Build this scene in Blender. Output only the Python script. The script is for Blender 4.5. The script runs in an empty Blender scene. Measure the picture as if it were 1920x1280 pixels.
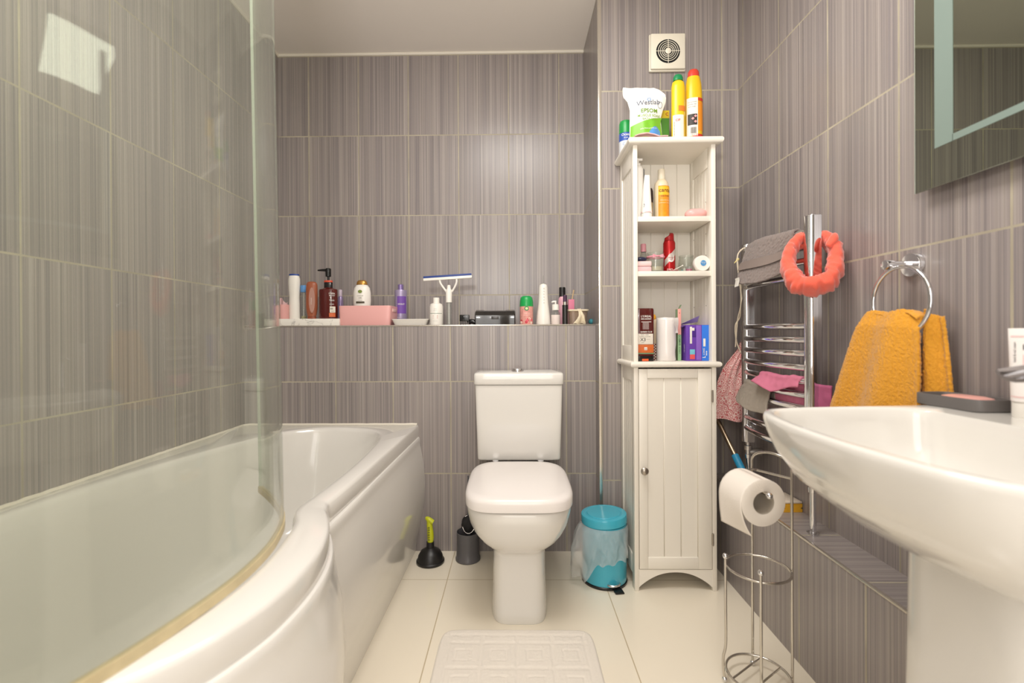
import bpy, bmesh, math, random
from mathutils import Vector, Matrix, noise
random.seed(7)
scene = bpy.context.scene
COL = scene.collection
PI = math.pi
sin, cos, rad = math.sin, math.cos, math.radians

# ------------------------------------------------------------------ camera
FPX, YAW, PIT, ROL, CAMZ, CX, CY = 868.383, .0142, -.0026, -.005, .9486, 951.33, 627.38
def _rot():
    c, s = cos(YAW), sin(YAW); A = Matrix(((c, s, 0), (-s, c, 0), (0, 0, 1)))
    c, s = cos(PIT), sin(PIT); B = Matrix(((1, 0, 0), (0, c, s), (0, -s, c)))
    c, s = cos(ROL), sin(ROL); D = Matrix(((c, 0, s), (0, 1, 0), (-s, 0, c)))
    return D @ B @ A
RR = _rot()
CAM = Vector((0, 0, CAMZ))
def ray(u, v): return RR.transposed() @ Vector(((u - CX) / FPX, 1, -(v - CY) / FPX))
def atY(u, v, Y): d = ray(u, v); return CAM + d * (Y / d.y)
def atX(u, v, X): d = ray(u, v); return CAM + d * (X / d.x)
def atZ(u, v, Z): d = ray(u, v); return CAM + d * ((Z - CAMZ) / d.z)

# ------------------------------------------------------------------ materials
def lin(c):
    c /= 255.0
    return c / 12.92 if c <= .04045 else ((c + .055) / 1.055) ** 2.4
def rgb(r, g, b): return (lin(r), lin(g), lin(b), 1)
class NT:
    def __init__(s, name):
        s.m = bpy.data.materials.new(name); s.m.use_nodes = True
        s.t = s.m.node_tree; s.t.nodes.clear()
        s.out = s.n('ShaderNodeOutputMaterial')
    def n(s, t, **kw):
        x = s.t.nodes.new(t)
        for k, v in kw.items(): setattr(x, k, v)
        return x
    def l(s, a, b): s.t.links.new(a, b)
    def math(s, op, a, b=None, c=None):
        x = s.n('ShaderNodeMath', operation=op)
        for i, q in enumerate((a, b, c)):
            if q is None: continue
            if isinstance(q, (int, float)): x.inputs[i].default_value = q
            else: s.l(q, x.inputs[i])
        return x.outputs[0]
    def mix(s, f, a, b):
        x = s.n('ShaderNodeMix', data_type='RGBA')
        if isinstance(f, (int, float)): x.inputs[0].default_value = f
        else: s.l(f, x.inputs[0])
        for i, q in ((6, a), (7, b)):
            if isinstance(q, tuple): x.inputs[i].default_value = q
            else: s.l(q, x.inputs[i])
        return x.outputs[2]
MATS = {}
def mat(name, c, rough=.5, metal=0, spec=.5, bump=0, bscale=400, var=0, vscale=30, coat=0, sheen=0, sub=0):
    if name in MATS: return MATS[name]
    k = NT(name); p = k.n('ShaderNodeBsdfPrincipled')
    p.inputs['Base Color'].default_value = rgb(*c); p.inputs['Roughness'].default_value = rough
    p.inputs['Metallic'].default_value = metal; p.inputs['Specular IOR Level'].default_value = spec
    p.inputs['Coat Weight'].default_value = coat; p.inputs['Coat Roughness'].default_value = .05
    p.inputs['Sheen Weight'].default_value = sheen
    if sub:
        p.inputs['Subsurface Weight'].default_value = sub; p.inputs['Subsurface Radius'].default_value = (.01, .008, .006); p.inputs['Subsurface Scale'].default_value = .5
    tc = k.n('ShaderNodeTexCoord')
    if var:
        nz = k.n('ShaderNodeTexNoise'); nz.inputs['Scale'].default_value = vscale; nz.inputs['Detail'].default_value = 3
        k.l(tc.outputs['Object'], nz.inputs['Vector'])
        f = 1 - var
        dark = tuple(x * f for x in rgb(*c)[:3]) + (1,)
        lite = tuple(min(1, x * (1 + var)) for x in rgb(*c)[:3]) + (1,)
        k.l(k.mix(nz.outputs[0], dark, lite), p.inputs['Base Color'])
    if bump:
        nz = k.n('ShaderNodeTexNoise'); nz.inputs['Scale'].default_value = bscale; nz.inputs['Detail'].default_value = 2
        k.l(tc.outputs['Object'], nz.inputs['Vector'])
        b = k.n('ShaderNodeBump'); b.inputs['Strength'].default_value = bump; b.inputs['Distance'].default_value = .002
        k.l(nz.outputs[0], b.inputs['Height']); k.l(b.outputs[0], p.inputs['Normal'])
    k.l(p.outputs[0], k.out.inputs[0]); MATS[name] = k.m
    return k.m
def clear(name, tint=(235, 245, 240), rough=.03, body=0.0, bodycol=(255, 255, 255), ior=1.45):
    """clear sheet: Fresnel mix of see-through and mirror, with an optional milky part"""
    if name in MATS: return MATS[name]
    k = NT(name); tr = k.n('ShaderNodeBsdfTransparent'); tr.inputs[0].default_value = rgb(*tint)
    gl = k.n('ShaderNodeBsdfGlossy'); gl.inputs['Roughness'].default_value = rough
    lw = k.n('ShaderNodeLayerWeight'); lw.inputs['Blend'].default_value = .5; f0 = ((ior - 1) / (ior + 1)) ** 2
    fr = k.math('MULTIPLY_ADD', k.math('POWER', lw.outputs['Facing'], 5.0), 1 - f0, f0)
    m = k.n('ShaderNodeMixShader'); k.l(fr, m.inputs[0]); k.l(tr.outputs[0], m.inputs[1]); k.l(gl.outputs[0], m.inputs[2])
    o = m.outputs[0]
    if body:
        d = k.n('ShaderNodeBsdfDiffuse'); d.inputs[0].default_value = rgb(*bodycol)
        m2 = k.n('ShaderNodeMixShader'); m2.inputs[0].default_value = body
        k.l(o, m2.inputs[1]); k.l(d.outputs[0], m2.inputs[2]); o = m2.outputs[0]
    k.l(o, k.out.inputs[0]); MATS[name] = k.m
    return k.m

TW, TH, TZ0 = .252, .402, .741
def tile_mat(name, axis, phase, seed, z0=TZ0):
    k = NT(name)
    g = k.n('ShaderNodeNewGeometry'); sp = k.n('ShaderNodeSeparateXYZ'); k.l(g.outputs['Position'], sp.inputs[0])
    w = sp.outputs['X' if axis == 'X' else 'Y']; z = sp.outputs['Z']
    tw = k.math('DIVIDE', k.math('SUBTRACT', w, phase), TW)
    tz = k.math('DIVIDE', k.math('SUBTRACT', z, z0), TH)
    fw, fz = k.math('FRACT', tw), k.math('FRACT', tz)
    iw, iz = k.math('FLOOR', tw), k.math('FLOOR', tz)
    dw = k.math('MULTIPLY', k.math('MINIMUM', fw, k.math('SUBTRACT', 1.0, fw)), TW)
    dz = k.math('MULTIPLY', k.math('MINIMUM', fz, k.math('SUBTRACT', 1.0, fz)), TH)
    d = k.math('MINIMUM', dw, dz)
    wob = k.n('ShaderNodeTexNoise'); wob.inputs['Scale'].default_value = 25; k.l(g.outputs['Position'], wob.inputs['Vector'])
    lim = k.math('MULTIPLY_ADD', wob.outputs[0], .0022, .0014)
    grout = k.math('LESS_THAN', d, lim)
    h = k.math('ADD', k.math('MULTIPLY', iw, 7.31), k.math('MULTIPLY_ADD', iz, 3.77, seed))
    def stripe(sw, sz, det):
        c = k.n('ShaderNodeCombineXYZ')
        k.l(k.math('MULTIPLY_ADD', w, sw, h), c.inputs[0]); k.l(k.math('MULTIPLY', z, sz), c.inputs[1]); k.l(h, c.inputs[2])
        n = k.n('ShaderNodeTexNoise'); n.inputs['Scale'].default_value = 1; n.inputs['Detail'].default_value = det; n.inputs['Roughness'].default_value = .6
        k.l(c.outputs[0], n.inputs['Vector']); return n.outputs[0]
    a, b, e = stripe(330, .35, 2), stripe(75, .25, 2), stripe(900, 2.0, 1)
    s = k.math('ADD', k.math('MULTIPLY', a, .65), k.math('ADD', k.math('MULTIPLY', b, .4), k.math('MULTIPLY', e, .3)))
    cr = k.n('ShaderNodeValToRGB'); k.l(s, cr.inputs[0])
    cr.color_ramp.elements[0].position = .44; cr.color_ramp.elements[0].color = rgb(104, 98, 96)
    cr.color_ramp.elements[1].position = .92; cr.color_ramp.elements[1].color = rgb(190, 181, 172)
    q = cr.color_ramp.elements.new(.62); q.color = rgb(140, 132, 128)
    q = cr.color_ramp.elements.new(.72); q.color = rgb(158, 149, 142)
    hue = k.mix(k.math('MULTIPLY', stripe(260, .3, 0), .30), cr.outputs[0], rgb(140, 132, 144))
    gv = k.n('ShaderNodeTexNoise'); gv.inputs['Scale'].default_value = 6; k.l(g.outputs['Position'], gv.inputs['Vector'])
    gc = k.mix(gv.outputs[0], rgb(140, 131, 114), rgb(204, 195, 172))
    p = k.n('ShaderNodeBsdfPrincipled')
    k.l(k.mix(grout, hue, gc), p.inputs['Base Color'])
    k.l(k.math('MULTIPLY_ADD', grout, .5, .30), p.inputs['Roughness'])
    bp = k.n('ShaderNodeBump'); bp.inputs['Strength'].default_value = .5; bp.inputs['Distance'].default_value = .0012
    k.l(k.math('SUBTRACT', k.math('MULTIPLY', a, .35), grout), bp.inputs['Height']); k.l(bp.outputs[0], p.inputs['Normal'])
    k.l(p.outputs[0], k.out.inputs[0])
    return k.m
def floor_mat():
    k = NT('cream_floor_tile'); g = k.n('ShaderNodeNewGeometry'); sp = k.n('ShaderNodeSeparateXYZ'); k.l(g.outputs['Position'], sp.inputs[0])
    ds = []
    for o, ph in ((sp.outputs['X'], -.262), (sp.outputs['Y'], 1.783)):
        f = k.math('FRACT', k.math('DIVIDE', k.math('SUBTRACT', o, ph), .602))
        ds.append(k.math('MULTIPLY', k.math('MINIMUM', f, k.math('SUBTRACT', 1.0, f)), .602))
    gr = k.math('LESS_THAN', k.math('MINIMUM', *ds), .0016)
    nz = k.n('ShaderNodeTexNoise'); nz.inputs['Scale'].default_value = 2.5; k.l(g.outputs['Position'], nz.inputs['Vector'])
    c = k.mix(nz.outputs[0], rgb(236, 226, 207), rgb(242, 233, 215))
    p = k.n('ShaderNodeBsdfPrincipled'); k.l(k.mix(gr, c, rgb(188, 172, 142)), p.inputs['Base Color'])
    k.l(k.math('MULTIPLY_ADD', gr, .5, .16), p.inputs['Roughness'])
    k.l(p.outputs[0], k.out.inputs[0]); return k.m
def dots_mat(name, c1, c2, scale, lo=.25, hi=.32):
    k = NT(name); tc = k.n('ShaderNodeTexCoord'); v = k.n('ShaderNodeTexVoronoi'); v.inputs['Scale'].default_value = scale
    k.l(tc.outputs['Object'], v.inputs['Vector'])
    s = k.math('SINE', k.math('MULTIPLY', v.outputs['Distance'], 19.0))
    cr = k.n('ShaderNodeValToRGB'); k.l(s, cr.inputs[0]); cr.color_ramp.elements[0].position = lo; cr.color_ramp.elements[1].position = hi
    cr.color_ramp.elements[0].color = rgb(*c1); cr.color_ramp.elements[1].color = rgb(*c2)
    p = k.n('ShaderNodeBsdfPrincipled'); p.inputs['Roughness'].default_value = .85
    k.l(cr.outputs[0], p.inputs['Base Color']); k.l(p.outputs[0], k.out.inputs[0]); MATS[name] = k.m; return k.m
def marble_mat():
    k = NT('white_marble'); tc = k.n('ShaderNodeTexCoord'); n = k.n('ShaderNodeTexNoise'); n.inputs['Scale'].default_value = 14; n.inputs['Detail'].default_value = 5; n.inputs['Distortion'].default_value = 1.2
    k.l(tc.outputs['Object'], n.inputs['Vector'])
    cr = k.n('ShaderNodeValToRGB'); k.l(n.outputs[0], cr.inputs[0]); e = cr.color_ramp.elements
    e[0].position = .47; e[0].color = rgb(240, 236, 228); e[1].position = .53; e[1].color = rgb(240, 236, 228)
    q = e.new(.5); q.color = rgb(196, 192, 186)
    p = k.n('ShaderNodeBsdfPrincipled'); p.inputs['Roughness'].default_value = .3
    k.l(cr.outputs[0], p.inputs['Base Color']); k.l(p.outputs[0], k.out.inputs[0]); return k.m
def check_mat():
    k = NT('red_black_check'); tc = k.n('ShaderNodeTexCoord'); c = k.n('ShaderNodeTexChecker'); c.inputs['Scale'].default_value = 190
    c.inputs[1].default_value = rgb(236, 226, 210); c.inputs[2].default_value = rgb(120, 30, 36)
    k.l(tc.outputs['Object'], c.inputs[0]); p = k.n('ShaderNodeBsdfPrincipled'); p.inputs['Roughness'].default_value = .9
    k.l(c.outputs[0], p.inputs['Base Color']); k.l(p.outputs[0], k.out.inputs[0]); return k.m

CERAMIC = mat('white_ceramic', (230, 227, 221), .10, coat=.4)
ACRYLIC = mat('white_acrylic', (231, 228, 222), .14, coat=.3)
SEATP = mat('white_seat_plastic', (238, 232, 228), .22)
CAB = mat('cream_white_paint', (238, 232, 220), .42)
CEIL = mat('ceiling_paint', (242, 235, 226), .8)
CHROME = mat('chrome', (225, 225, 228), .07, 1)
STEEL = mat('brushed_steel', (176, 168, 158), .32, 1)
WIRE = mat('satin_chrome_wire', (205, 200, 192), .18, 1)
WHITEP = mat('white_plastic', (240, 236, 228), .35)
IVORY = mat('ivory_plastic', (233, 226, 208), .4)
BLACKP = mat('black_plastic', (22, 21, 22), .25)
BLACKR = mat('black_rubber', (26, 24, 24), .38)
CAULK = mat('white_caulk', (233, 226, 212), .6)
INK = mat('dark_ink', (48, 46, 52), .6)
WINK = mat('white_ink', (240, 236, 230), .5)
TUR = mat('turquoise_enamel', (66, 176, 200), .25, coat=.3)
PINKP = mat('pale_pink_plastic', (226, 168, 164), .42)

# ------------------------------------------------------------------ mesh builder
def crom(pts, n=8, closed=False):
    """smooth curve through points"""
    pts = [Vector(p) for p in pts]; out = []; N = len(pts)
    for i in range(N if closed else N - 1):
        if closed: p0, p1, p2, p3 = pts[i - 1], pts[i], pts[(i + 1) % N], pts[(i + 2) % N]
        else: p0, p1, p2, p3 = pts[max(i - 1, 0)], pts[i], pts[i + 1], pts[min(i + 2, N - 1)]
        for j in range(n):
            t = j / n
            out.append(.5 * ((2 * p1) + (p2 - p0) * t + (2 * p0 - 5 * p1 + 4 * p2 - p3) * t * t + (3 * p1 - p0 - 3 * p2 + p3) * t ** 3))
    if not closed: out.append(pts[-1])
    return out
def sring(cx, cy, rx, ry, z, p=4, n=56):
    o = []
    for i in range(n):
        a = 2 * PI * i / n; c, s = cos(a), sin(a)
        o.append((cx + rx * math.copysign(abs(c) ** (2 / p), c), cy + ry * math.copysign(abs(s) ** (2 / p), s), z))
    return o
OFF = {}
class MB:
    def __init__(s): s.bm = bmesh.new()
    def faces(s, vs, fs):
        v = [s.bm.verts.new(q) for q in vs]
        for f in fs:
            try: s.bm.faces.new([v[i] for i in f])
            except ValueError: pass
        return s
    def box(s, x0, x1, y0, y1, z0, z1, bev=0, seg=2, mtx=None):
        n0 = set(s.bm.verts)
        P = [(x, y, z) for x in (x0, x1) for y in (y0, y1) for z in (z0, z1)]
        if mtx: P = [mtx @ Vector(p) for p in P]
        v = [s.bm.verts.new(q) for q in P]
        fs = [s.bm.faces.new([v[i] for i in f]) for f in ((0, 1, 3, 2), (4, 6, 7, 5), (0, 4, 5, 1), (2, 3, 7, 6), (0, 2, 6, 4), (1, 5, 7, 3))]
        if bev:
            es = list({e for f in fs for e in f.edges})
            bmesh.ops.bevel(s.bm, geom=es, offset=bev, segments=seg, profile=.5, affect='EDGES')
        return s
    def loft(s, rings, closed=True, cap0=True, cap1=True):
        R = [[s.bm.verts.new(p) for p in r] for r in rings]; n = len(R[0])
        for a, b in zip(R, R[1:]):
            for i in range(n if closed else n - 1):
                j = (i + 1) % n
                s.bm.faces.new((a[i], a[j], b[j], b[i]))
        if closed and cap0: s.bm.faces.new(R[0][::-1])
        if closed and cap1: s.bm.faces.new(R[-1])
        return s
    def lathe(s, prof, cx=0, cy=0, z0=0, n=28, sx=1, sy=1, mtx=None):
        rings = []
        for r, z in prof:
            ring = [Vector((cx + sx * r * cos(2 * PI * i / n), cy + sy * r * sin(2 * PI * i / n), z0 + z)) for i in range(n)]
            rings.append([mtx @ p for p in ring] if mtx else ring)
        return s.loft(rings)
    def tube(s, pts, r, n=10, closed=False):
        pts = [Vector(p) for p in pts]; N = len(pts); rr = r if isinstance(r, (list, tuple)) else [r] * N
        T = []
        for i in range(N):
            a = pts[i - 1] if (i or closed) else pts[0]; b = pts[(i + 1) % N] if (i < N - 1 or closed) else pts[-1]
            T.append((b - a).normalized())
        u = T[0].orthogonal().normalized(); rings = []
        for i in range(N):
            u = (u - T[i] * u.dot(T[i])).normalized(); w = T[i].cross(u)
            rings.append([pts[i] + (u * cos(2 * PI * k / n) + w * sin(2 * PI * k / n)) * rr[i] for k in range(n)])
        if closed:
            d0 = rings[0]; best = min(range(n), key=lambda k: (rings[-1][k] - d0[0]).length)
            rings.append([None] * n)
            R = [[s.bm.verts.new(p) for p in q] for q in rings[:-1]]
            last = R[-1]; fst = R[0]
            for a, b in zip(R, R[1:]):
                for i in range(n): s.bm.faces.new((a[i], a[(i + 1) % n], b[(i + 1) % n], b[i]))
            for i in range(n): s.bm.faces.new((last[(i + best) % n], last[(i + 1 + best) % n], fst[(i + 1) % n], fst[i]))
            return s
        return s.loft(rings)
    def ball(s, c, r, n=16, m=10, mtx=None):
        if isinstance(r, (int, float)): r = (r, r, r)
        rings = []
        for j in range(m + 1):
            a = -PI / 2 + PI * j / m; q = max(cos(a), .02)
            ring = [Vector((c[0] + r[0] * q * cos(2 * PI * i / n), c[1] + r[1] * q * sin(2 * PI * i / n), c[2] + r[2] * sin(a))) for i in range(n)]
            rings.append([mtx @ p for p in ring] if mtx else ring)
        return s.loft(rings)
    def prism(s, poly, fn, d0, d1):
        """polygon (a,b) extruded from d0 to d1; fn(a,b,d) -> point"""
        a = [s.bm.verts.new(fn(p[0], p[1], d0)) for p in poly]; b = [s.bm.verts.new(fn(p[0], p[1], d1)) for p in poly]
        n = len(a); s.bm.faces.new(a[::-1]); s.bm.faces.new(b)
        for i in range(n): s.bm.faces.new((a[i], a[(i + 1) % n], b[(i + 1) % n], b[i]))
        return s
    def grid(s, fn, nu, nv, thick=0, wrap=False):
        V = [[s.bm.verts.new(fn(i / nu, j / nv)) for j in range(nv + 1)] for i in range(nu if wrap else nu + 1)]
        F = []
        for i in range(nu):
            for j in range(nv):
                k = (i + 1) % len(V)
                F.append(s.bm.faces.new((V[i][j], V[k][j], V[k][j + 1], V[i][j + 1])))
        if thick:
            bmesh.ops.recalc_face_normals(s.bm, faces=F)
            bmesh.ops.solidify(s.bm, geom=F, thickness=thick)
        return s
    def jitter(s, a, sc=60, seed=0):
        s.bm.normal_update()
        o = Vector((seed * 3.1, seed * 1.7, 0))
        for v in s.bm.verts: v.co += v.normal * (noise.noise(v.co * sc + o) * a)
        return s
    def rnd(s, a):
        s.bm.normal_update()
        for v in s.bm.verts: v.co += v.normal * random.uniform(-a, a)
        return s
    def xf(s, m):
        bmesh.ops.transform(s.bm, matrix=m, verts=s.bm.verts); return s
    def build(s, name, m, parent=None, origin=None, smooth=True, ang=38, recalc=True, label=None, subdiv=0):
        if recalc: bmesh.ops.recalc_face_normals(s.bm, faces=s.bm.faces)
        off = OFF.get(parent.name, Vector()) if parent else Vector(origin or (0, 0, 0))
        if off.length: bmesh.ops.translate(s.bm, verts=s.bm.verts, vec=-off)
        me = bpy.data.meshes.new(name); s.bm.to_mesh(me); s.bm.free()
        if smooth:
            for p in me.polygons: p.use_smooth = True
            me.set_sharp_from_angle(angle=rad(ang))
        me.materials.append(m)
        o = bpy.data.objects.new(name, me); COL.objects.link(o)
        if parent: o.parent = parent
        else: o.location = off
        OFF[o.name] = off
        if label: o['label'] = label
        if subdiv:
            q = o.modifiers.new('subdivision', 'SUBSURF'); q.levels = subdiv; q.render_levels = subdiv
        return o
def tag(o, label, cat, group=None, kind=None):
    o['label'] = label; o['category'] = cat
    if group: o['group'] = group
    if kind: o['kind'] = kind
    return o
def thing(name, label, cat, loc=(0, 0, 0), rotz=0, group=None, world=False, rot=None):
    o = bpy.data.objects.new(name, None); COL.objects.link(o); o.empty_display_size = .05
    o.location = loc; o.rotation_euler = rot if rot else (0, 0, rotz)
    OFF[o.name] = Vector(loc) if world else Vector()
    return tag(o, label, cat, group)
def struct(o): o['kind'] = 'structure'; return o

# ------------------------------------------------------------------ lettering
_tc = {}
def text2d(s, size=1, bold=0, shear=0, align='CENTER'):
    key = (s, bold, shear, align)
    if key not in _tc:
        cu = bpy.data.curves.new('t', 'FONT'); cu.body = s; cu.size = 1; cu.offset = bold; cu.shear = shear; cu.align_x = align; cu.resolution_u = 3
        ob = bpy.data.objects.new('t', cu); COL.objects.link(ob)
        me = bpy.data.meshes.new_from_object(ob.evaluated_get(bpy.context.evaluated_depsgraph_get()))
        _tc[key] = ([(v.co.x, v.co.y) for v in me.vertices], [tuple(p.vertices) for p in me.polygons])
        bpy.data.objects.remove(ob); bpy.data.curves.remove(cu); bpy.data.meshes.remove(me)
    v, f = _tc[key]
    return [(x * size, y * size) for x, y in v], f
def letters(parent, lines, fn, m, name='lettering'):
    """lines: (text, x, y, size, bold[, stretch]); fn(x,y) -> point on the surface"""
    b = MB()
    for L in lines:
        t, x, y, sz, bo = L[:5]; st = L[5] if len(L) > 5 else 1
        v, f = text2d(t, sz, bo)
        b.faces([fn(x + a * st, y + c) for a, c in v], f)
    return b.build(name, m, parent, smooth=False, recalc=False)
def cyl(r, a0=0, ry=None, lift=.0008, cx=0, cy=0):
    """wrap (x,y) round an upright tube; a0 = turn of the front, 0 faces -Y"""
    ry = ry or r
    def f(x, y):
        a = a0 + x / r
        return (cx + (r + lift) * sin(a), cy - (ry + lift) * cos(a), y)
    return f
def patch(parent, name, m, fn, x0, x1, y0, y1, n=10, k=1, label=None):
    b = MB(); b.grid(lambda u, v: fn(x0 + (x1 - x0) * u, y0 + (y1 - y0) * v), n, k)
    return b.build(name, m, parent, recalc=False, label=label)
def blob(parent, name, m, fn, cx, cy, rx, ry, n=20):
    b = MB(); b.faces([fn(cx + rx * cos(2 * PI * i / n), cy + ry * sin(2 * PI * i / n)) for i in range(n)], [tuple(range(n))])
    return b.build(name, m, parent, smooth=False, recalc=False)

# ================================================================== SETTING
XL, XR, YU, YW, YP, XP, ZC, ZS = -1.185, .929, 2.325, 2.0175, 1.9225, .354, 2.36, .986
XLED, ZLED, YF = .812, .368, -.62
T = .1
struct(MB().box(XL - T, XR + T, YF - T, YU + T, -T, 0).build('floor', floor_mat()))
struct(MB().box(XL - T, XR + T, YF - T, YU + T, ZC, ZC + T).build('ceiling', CEIL))
struct(MB().box(XL - T, XL, YF, YU, 0, ZC).build('wall_left', tile_mat('tile_left', 'Y', 1.0973, 1.3)))
struct(MB().box(XL, XP, YU, YU + T, 0, ZC).build('wall_back', tile_mat('tile_back', 'X', -1.0299, 5.1)))
struct(MB().box(XL, XP, YW, YU, 0, ZS).build('wall_back_boxing', tile_mat('tile_boxing', 'X', -.7815, 9.7)))
mp = tile_mat('tile_pier', 'X', .6089, 3.3); ms = tile_mat('tile_pier_side', 'Y', 2.12, 8.3)
pw = MB().box(XP, XR, YP, YU + T, 0, ZC).build('wall_pier', mp, smooth=False); struct(pw)
pw.data.materials.append(ms)
for p in pw.data.polygons:
    if abs(p.normal.x) > .9: p.material_index = 1
tr = tile_mat('tile_right', 'Y', 1.3812, 2.9)
struct(MB().box(XR, XR + T, YF, YU, 0, ZC).build('wall_right', tr))
struct(MB().box(XLED, XR, YF, YP, 0, ZLED).build('wall_right_ledge', tile_mat('tile_ledge', 'Y', 1.335, 6.2, -.025)))
# wall behind the camera, with a closed door in its opening
MW = mat('front_wall_paint', (205, 196, 186), .7)
fw = MB(); fw.box(XL, -.42, YF - T, YF, 0, ZC); fw.box(.45, XR, YF - T, YF, 0, ZC); fw.box(-.42, .45, YF - T, YF, 2.06, ZC)
struct(fw.build('wall_front', MW, smooth=False))
dr = struct(MB().box(-.42, .45, YF - T, YF - .06, 0, 2.06).build('door_1', mat('white_door_paint', (236, 232, 226), .4)))
MB().tube([(.36, YF - .06, 1.02), (.36, YF - .015, 1.02), (.26, YF - .015, 1.02)], .009).build('door_handle', CHROME, dr)
# trims and sealant
STRIP = mat('satin_aluminium_trim', (214, 208, 198), .22, .85)
struct(MB().box(XP - .003, XP + .012, YP - .0035, YP + .010, 0, ZC, .002).build('trim_1', STRIP))
struct(MB().box(XL, XP - .003, YW - .002, YW + .01, ZS - .004, ZS + .002, .001).build('trim_2', STRIP))
struct(MB().box(XLED - .002, XLED + .006, .2, YP, ZLED - .004, ZLED + .002, .001).build('trim_3', STRIP))
struct(MB().tube([(XL, YU - .002, ZC - .004), (XP, YU - .002, ZC - .004)], .007, 8).build('trim_4', CAULK))
struct(MB().tube([(XL + .002, YF, ZC - .004), (XL + .002, YU, ZC - .004)], .006, 8).build('trim_5', CAULK))
struct(MB().tube([(XL + .003, .4 + i * .02, .553 + .002 * noise.noise(Vector((i * .9, 0, 0)))) for i in range(81)] + [(XL + .02 + i * .02, YW - .003, .554 + .002 * noise.noise(Vector((i * .9, 4, 0)))) for i in range(38)], .006, 8).build('trim_6', CAULK))

# ================================================================== BATH
bath = thing('bath', 'white p-shaped shower bath along the left wall with curved bow front', 'bath', (-.8, 1.2, 0), world=True)
outer = [(XL, .38), (XL, YW), (-.419, YW), (-.425, 1.7), (-.431, 1.4), (-.438, 1.15), (-.441, 1.088)]
bul = [(-.428, 1.045), (-.404, 1.0), (-.381, .945), (-.366, .89), (-.357, .83), (-.355, .77), (-.361, .70), (-.374, .65), (-.396, .595), (-.425, .548), (-.465, .505), (-.53, .45), (-.64, .40), (-.78, .38)]
outer += [tuple(p)[:2] for p in crom([(a, b, 0) for a, b in bul], 3)]
inner = [(-.84, .46), (-1.02, .50), (-1.10, .62), (-1.125, .9), (-1.115, 1.2), (-1.05, 1.56), (-.96, 1.83), (-.87, 1.925), (-.77, 1.955), (-.64, 1.93), (-.555, 1.86), (-.512, 1.73), (-.494, 1.5), (-.492, 1.3), (-.499, 1.13), (-.502, 1.075), (-.494, 1.03), (-.472, .985), (-.455, .92), (-.443, .85), (-.437, .77), (-.443, .69), (-.462, .61), (-.50, .54), (-.58, .49), (-.70, .465)]
inner = [tuple(p)[:2] for p in crom([(a, b, 0) for a, b in inner], 4, True)]
C0 = (-.80, 1.15)
def hit(poly, a):
    dx, dy = cos(a), sin(a); best = 9
    for i in range(len(poly)):
        x1, y1 = poly[i - 1][0] - C0[0], poly[i - 1][1] - C0[1]; x2, y2 = poly[i][0] - C0[0], poly[i][1] - C0[1]
        ex, ey = x2 - x1, y2 - y1; den = dx * ey - dy * ex
        if abs(den) < 1e-12: continue
        t = (x1 * ey - y1 * ex) / den; q = (x1 * dy - y1 * dx) / den
        if t > 0 and -1e-9 <= q <= 1 + 1e-9: best = min(best, t)
    return best
angs = sorted({round(math.atan2(y - C0[1], x - C0[0]), 5) for x, y in outer + inner} | {round(-PI + 2 * PI * i / 90, 5) for i in range(90)})
cl = [angs[0]]
for a in angs[1:]:
    if a - cl[-1] > .004: cl.append(a)
angs = cl
Ro = [hit(outer, a) for a in angs]; Ri = [hit(inner, a) for a in angs]
def bring(rs, z): return [(C0[0] + cos(a) * r, C0[1] + sin(a) * r, z) for a, r in zip(angs, rs)]
rings = [bring([r - .012 for r in Ro], .500), bring([r - .002 for r in Ro], .500), bring(Ro, .505), bring(Ro, .543), bring([r - .003 for r in Ro], .549), bring([r - .010 for r in Ro], .553),
         bring([max(i + .02, 0) if i + .02 < o - .012 else (i + o) / 2 for i, o in zip(Ri, Ro)], .553), bring([i + .008 for i in Ri], .552), bring([i + .002 for i in Ri], .548), bring([i - .004 for i in Ri], .535)]
for q, z in ((.965, .46), (.94, .36), (.91, .25), (.87, .18), (.80, .145), (.6, .13), (.3, .125)):
    rings.append(bring([i * q for i in Ri], z))
b = MB(); b.loft(rings, cap0=False, cap1=True)
b.build('tub', ACRYLIC, bath, ang=50)
# side panel (bowed) and curved front panel
prof = [(.502, -.014), (.5005, -.001), (.499, .004), (.495, .0065), (.486, .0080), (.475, .0085), (.462, .0095), (.44, .014), (.38, .025), (.30, .030), (.22, .026), (.14, .012), (.07, -.004), (.0, -.014)]
def panel(path, name, k, d0=0):
    rings = []
    n = len(path)
    for i, p in enumerate(path):
        a = path[max(i - 1, 0)]; c = path[min(i + 1, n - 1)]
        t = Vector((c[0] - a[0], c[1] - a[1], 0)).normalized(); nm = Vector((-t.y, t.x, 0))
        if i == 0 and k == 0: nm = Vector((1, 0, 0))
        rings.append([(p[0] + nm.x * (d * (1 if k == 0 else .9) + d0), p[1] + nm.y * (d + d0), z) for z, d in prof])
    return MB().loft(rings, closed=False)
sp_path = [(-.421 - .02 * i / 11, YW - .001 - i * .1035) for i in range(11)]
b = panel([(p[0], p[1]) for p in sp_path], 'side_panel', 0)
b.build('side_panel', ACRYLIC, bath, label='bowed acrylic side panel with a rolled top edge')
cp = [tuple(p)[:2] for p in crom([(a, c, 0) for a, c in [(-.447, 1.07)] + bul], 4)]
b = panel(cp, 'front_panel', 1, .002)
b.build('front_panel', ACRYLIC, bath, label='curved acrylic panel under the bulging end')
b = MB(); b.loft([[(-.48, YW - .01, .50), (-.455, YW - .01, .50), (-.455, YW - .01, .03), (-.48, YW - .01, .03)], [(-.48, 1.06, .50), (-.462, 1.06, .50), (-.462, 1.06, .03), (-.48, 1.06, .03)]])
b.build('inner_frame', mat('panel_frame', (196, 188, 176), .7), bath)

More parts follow.
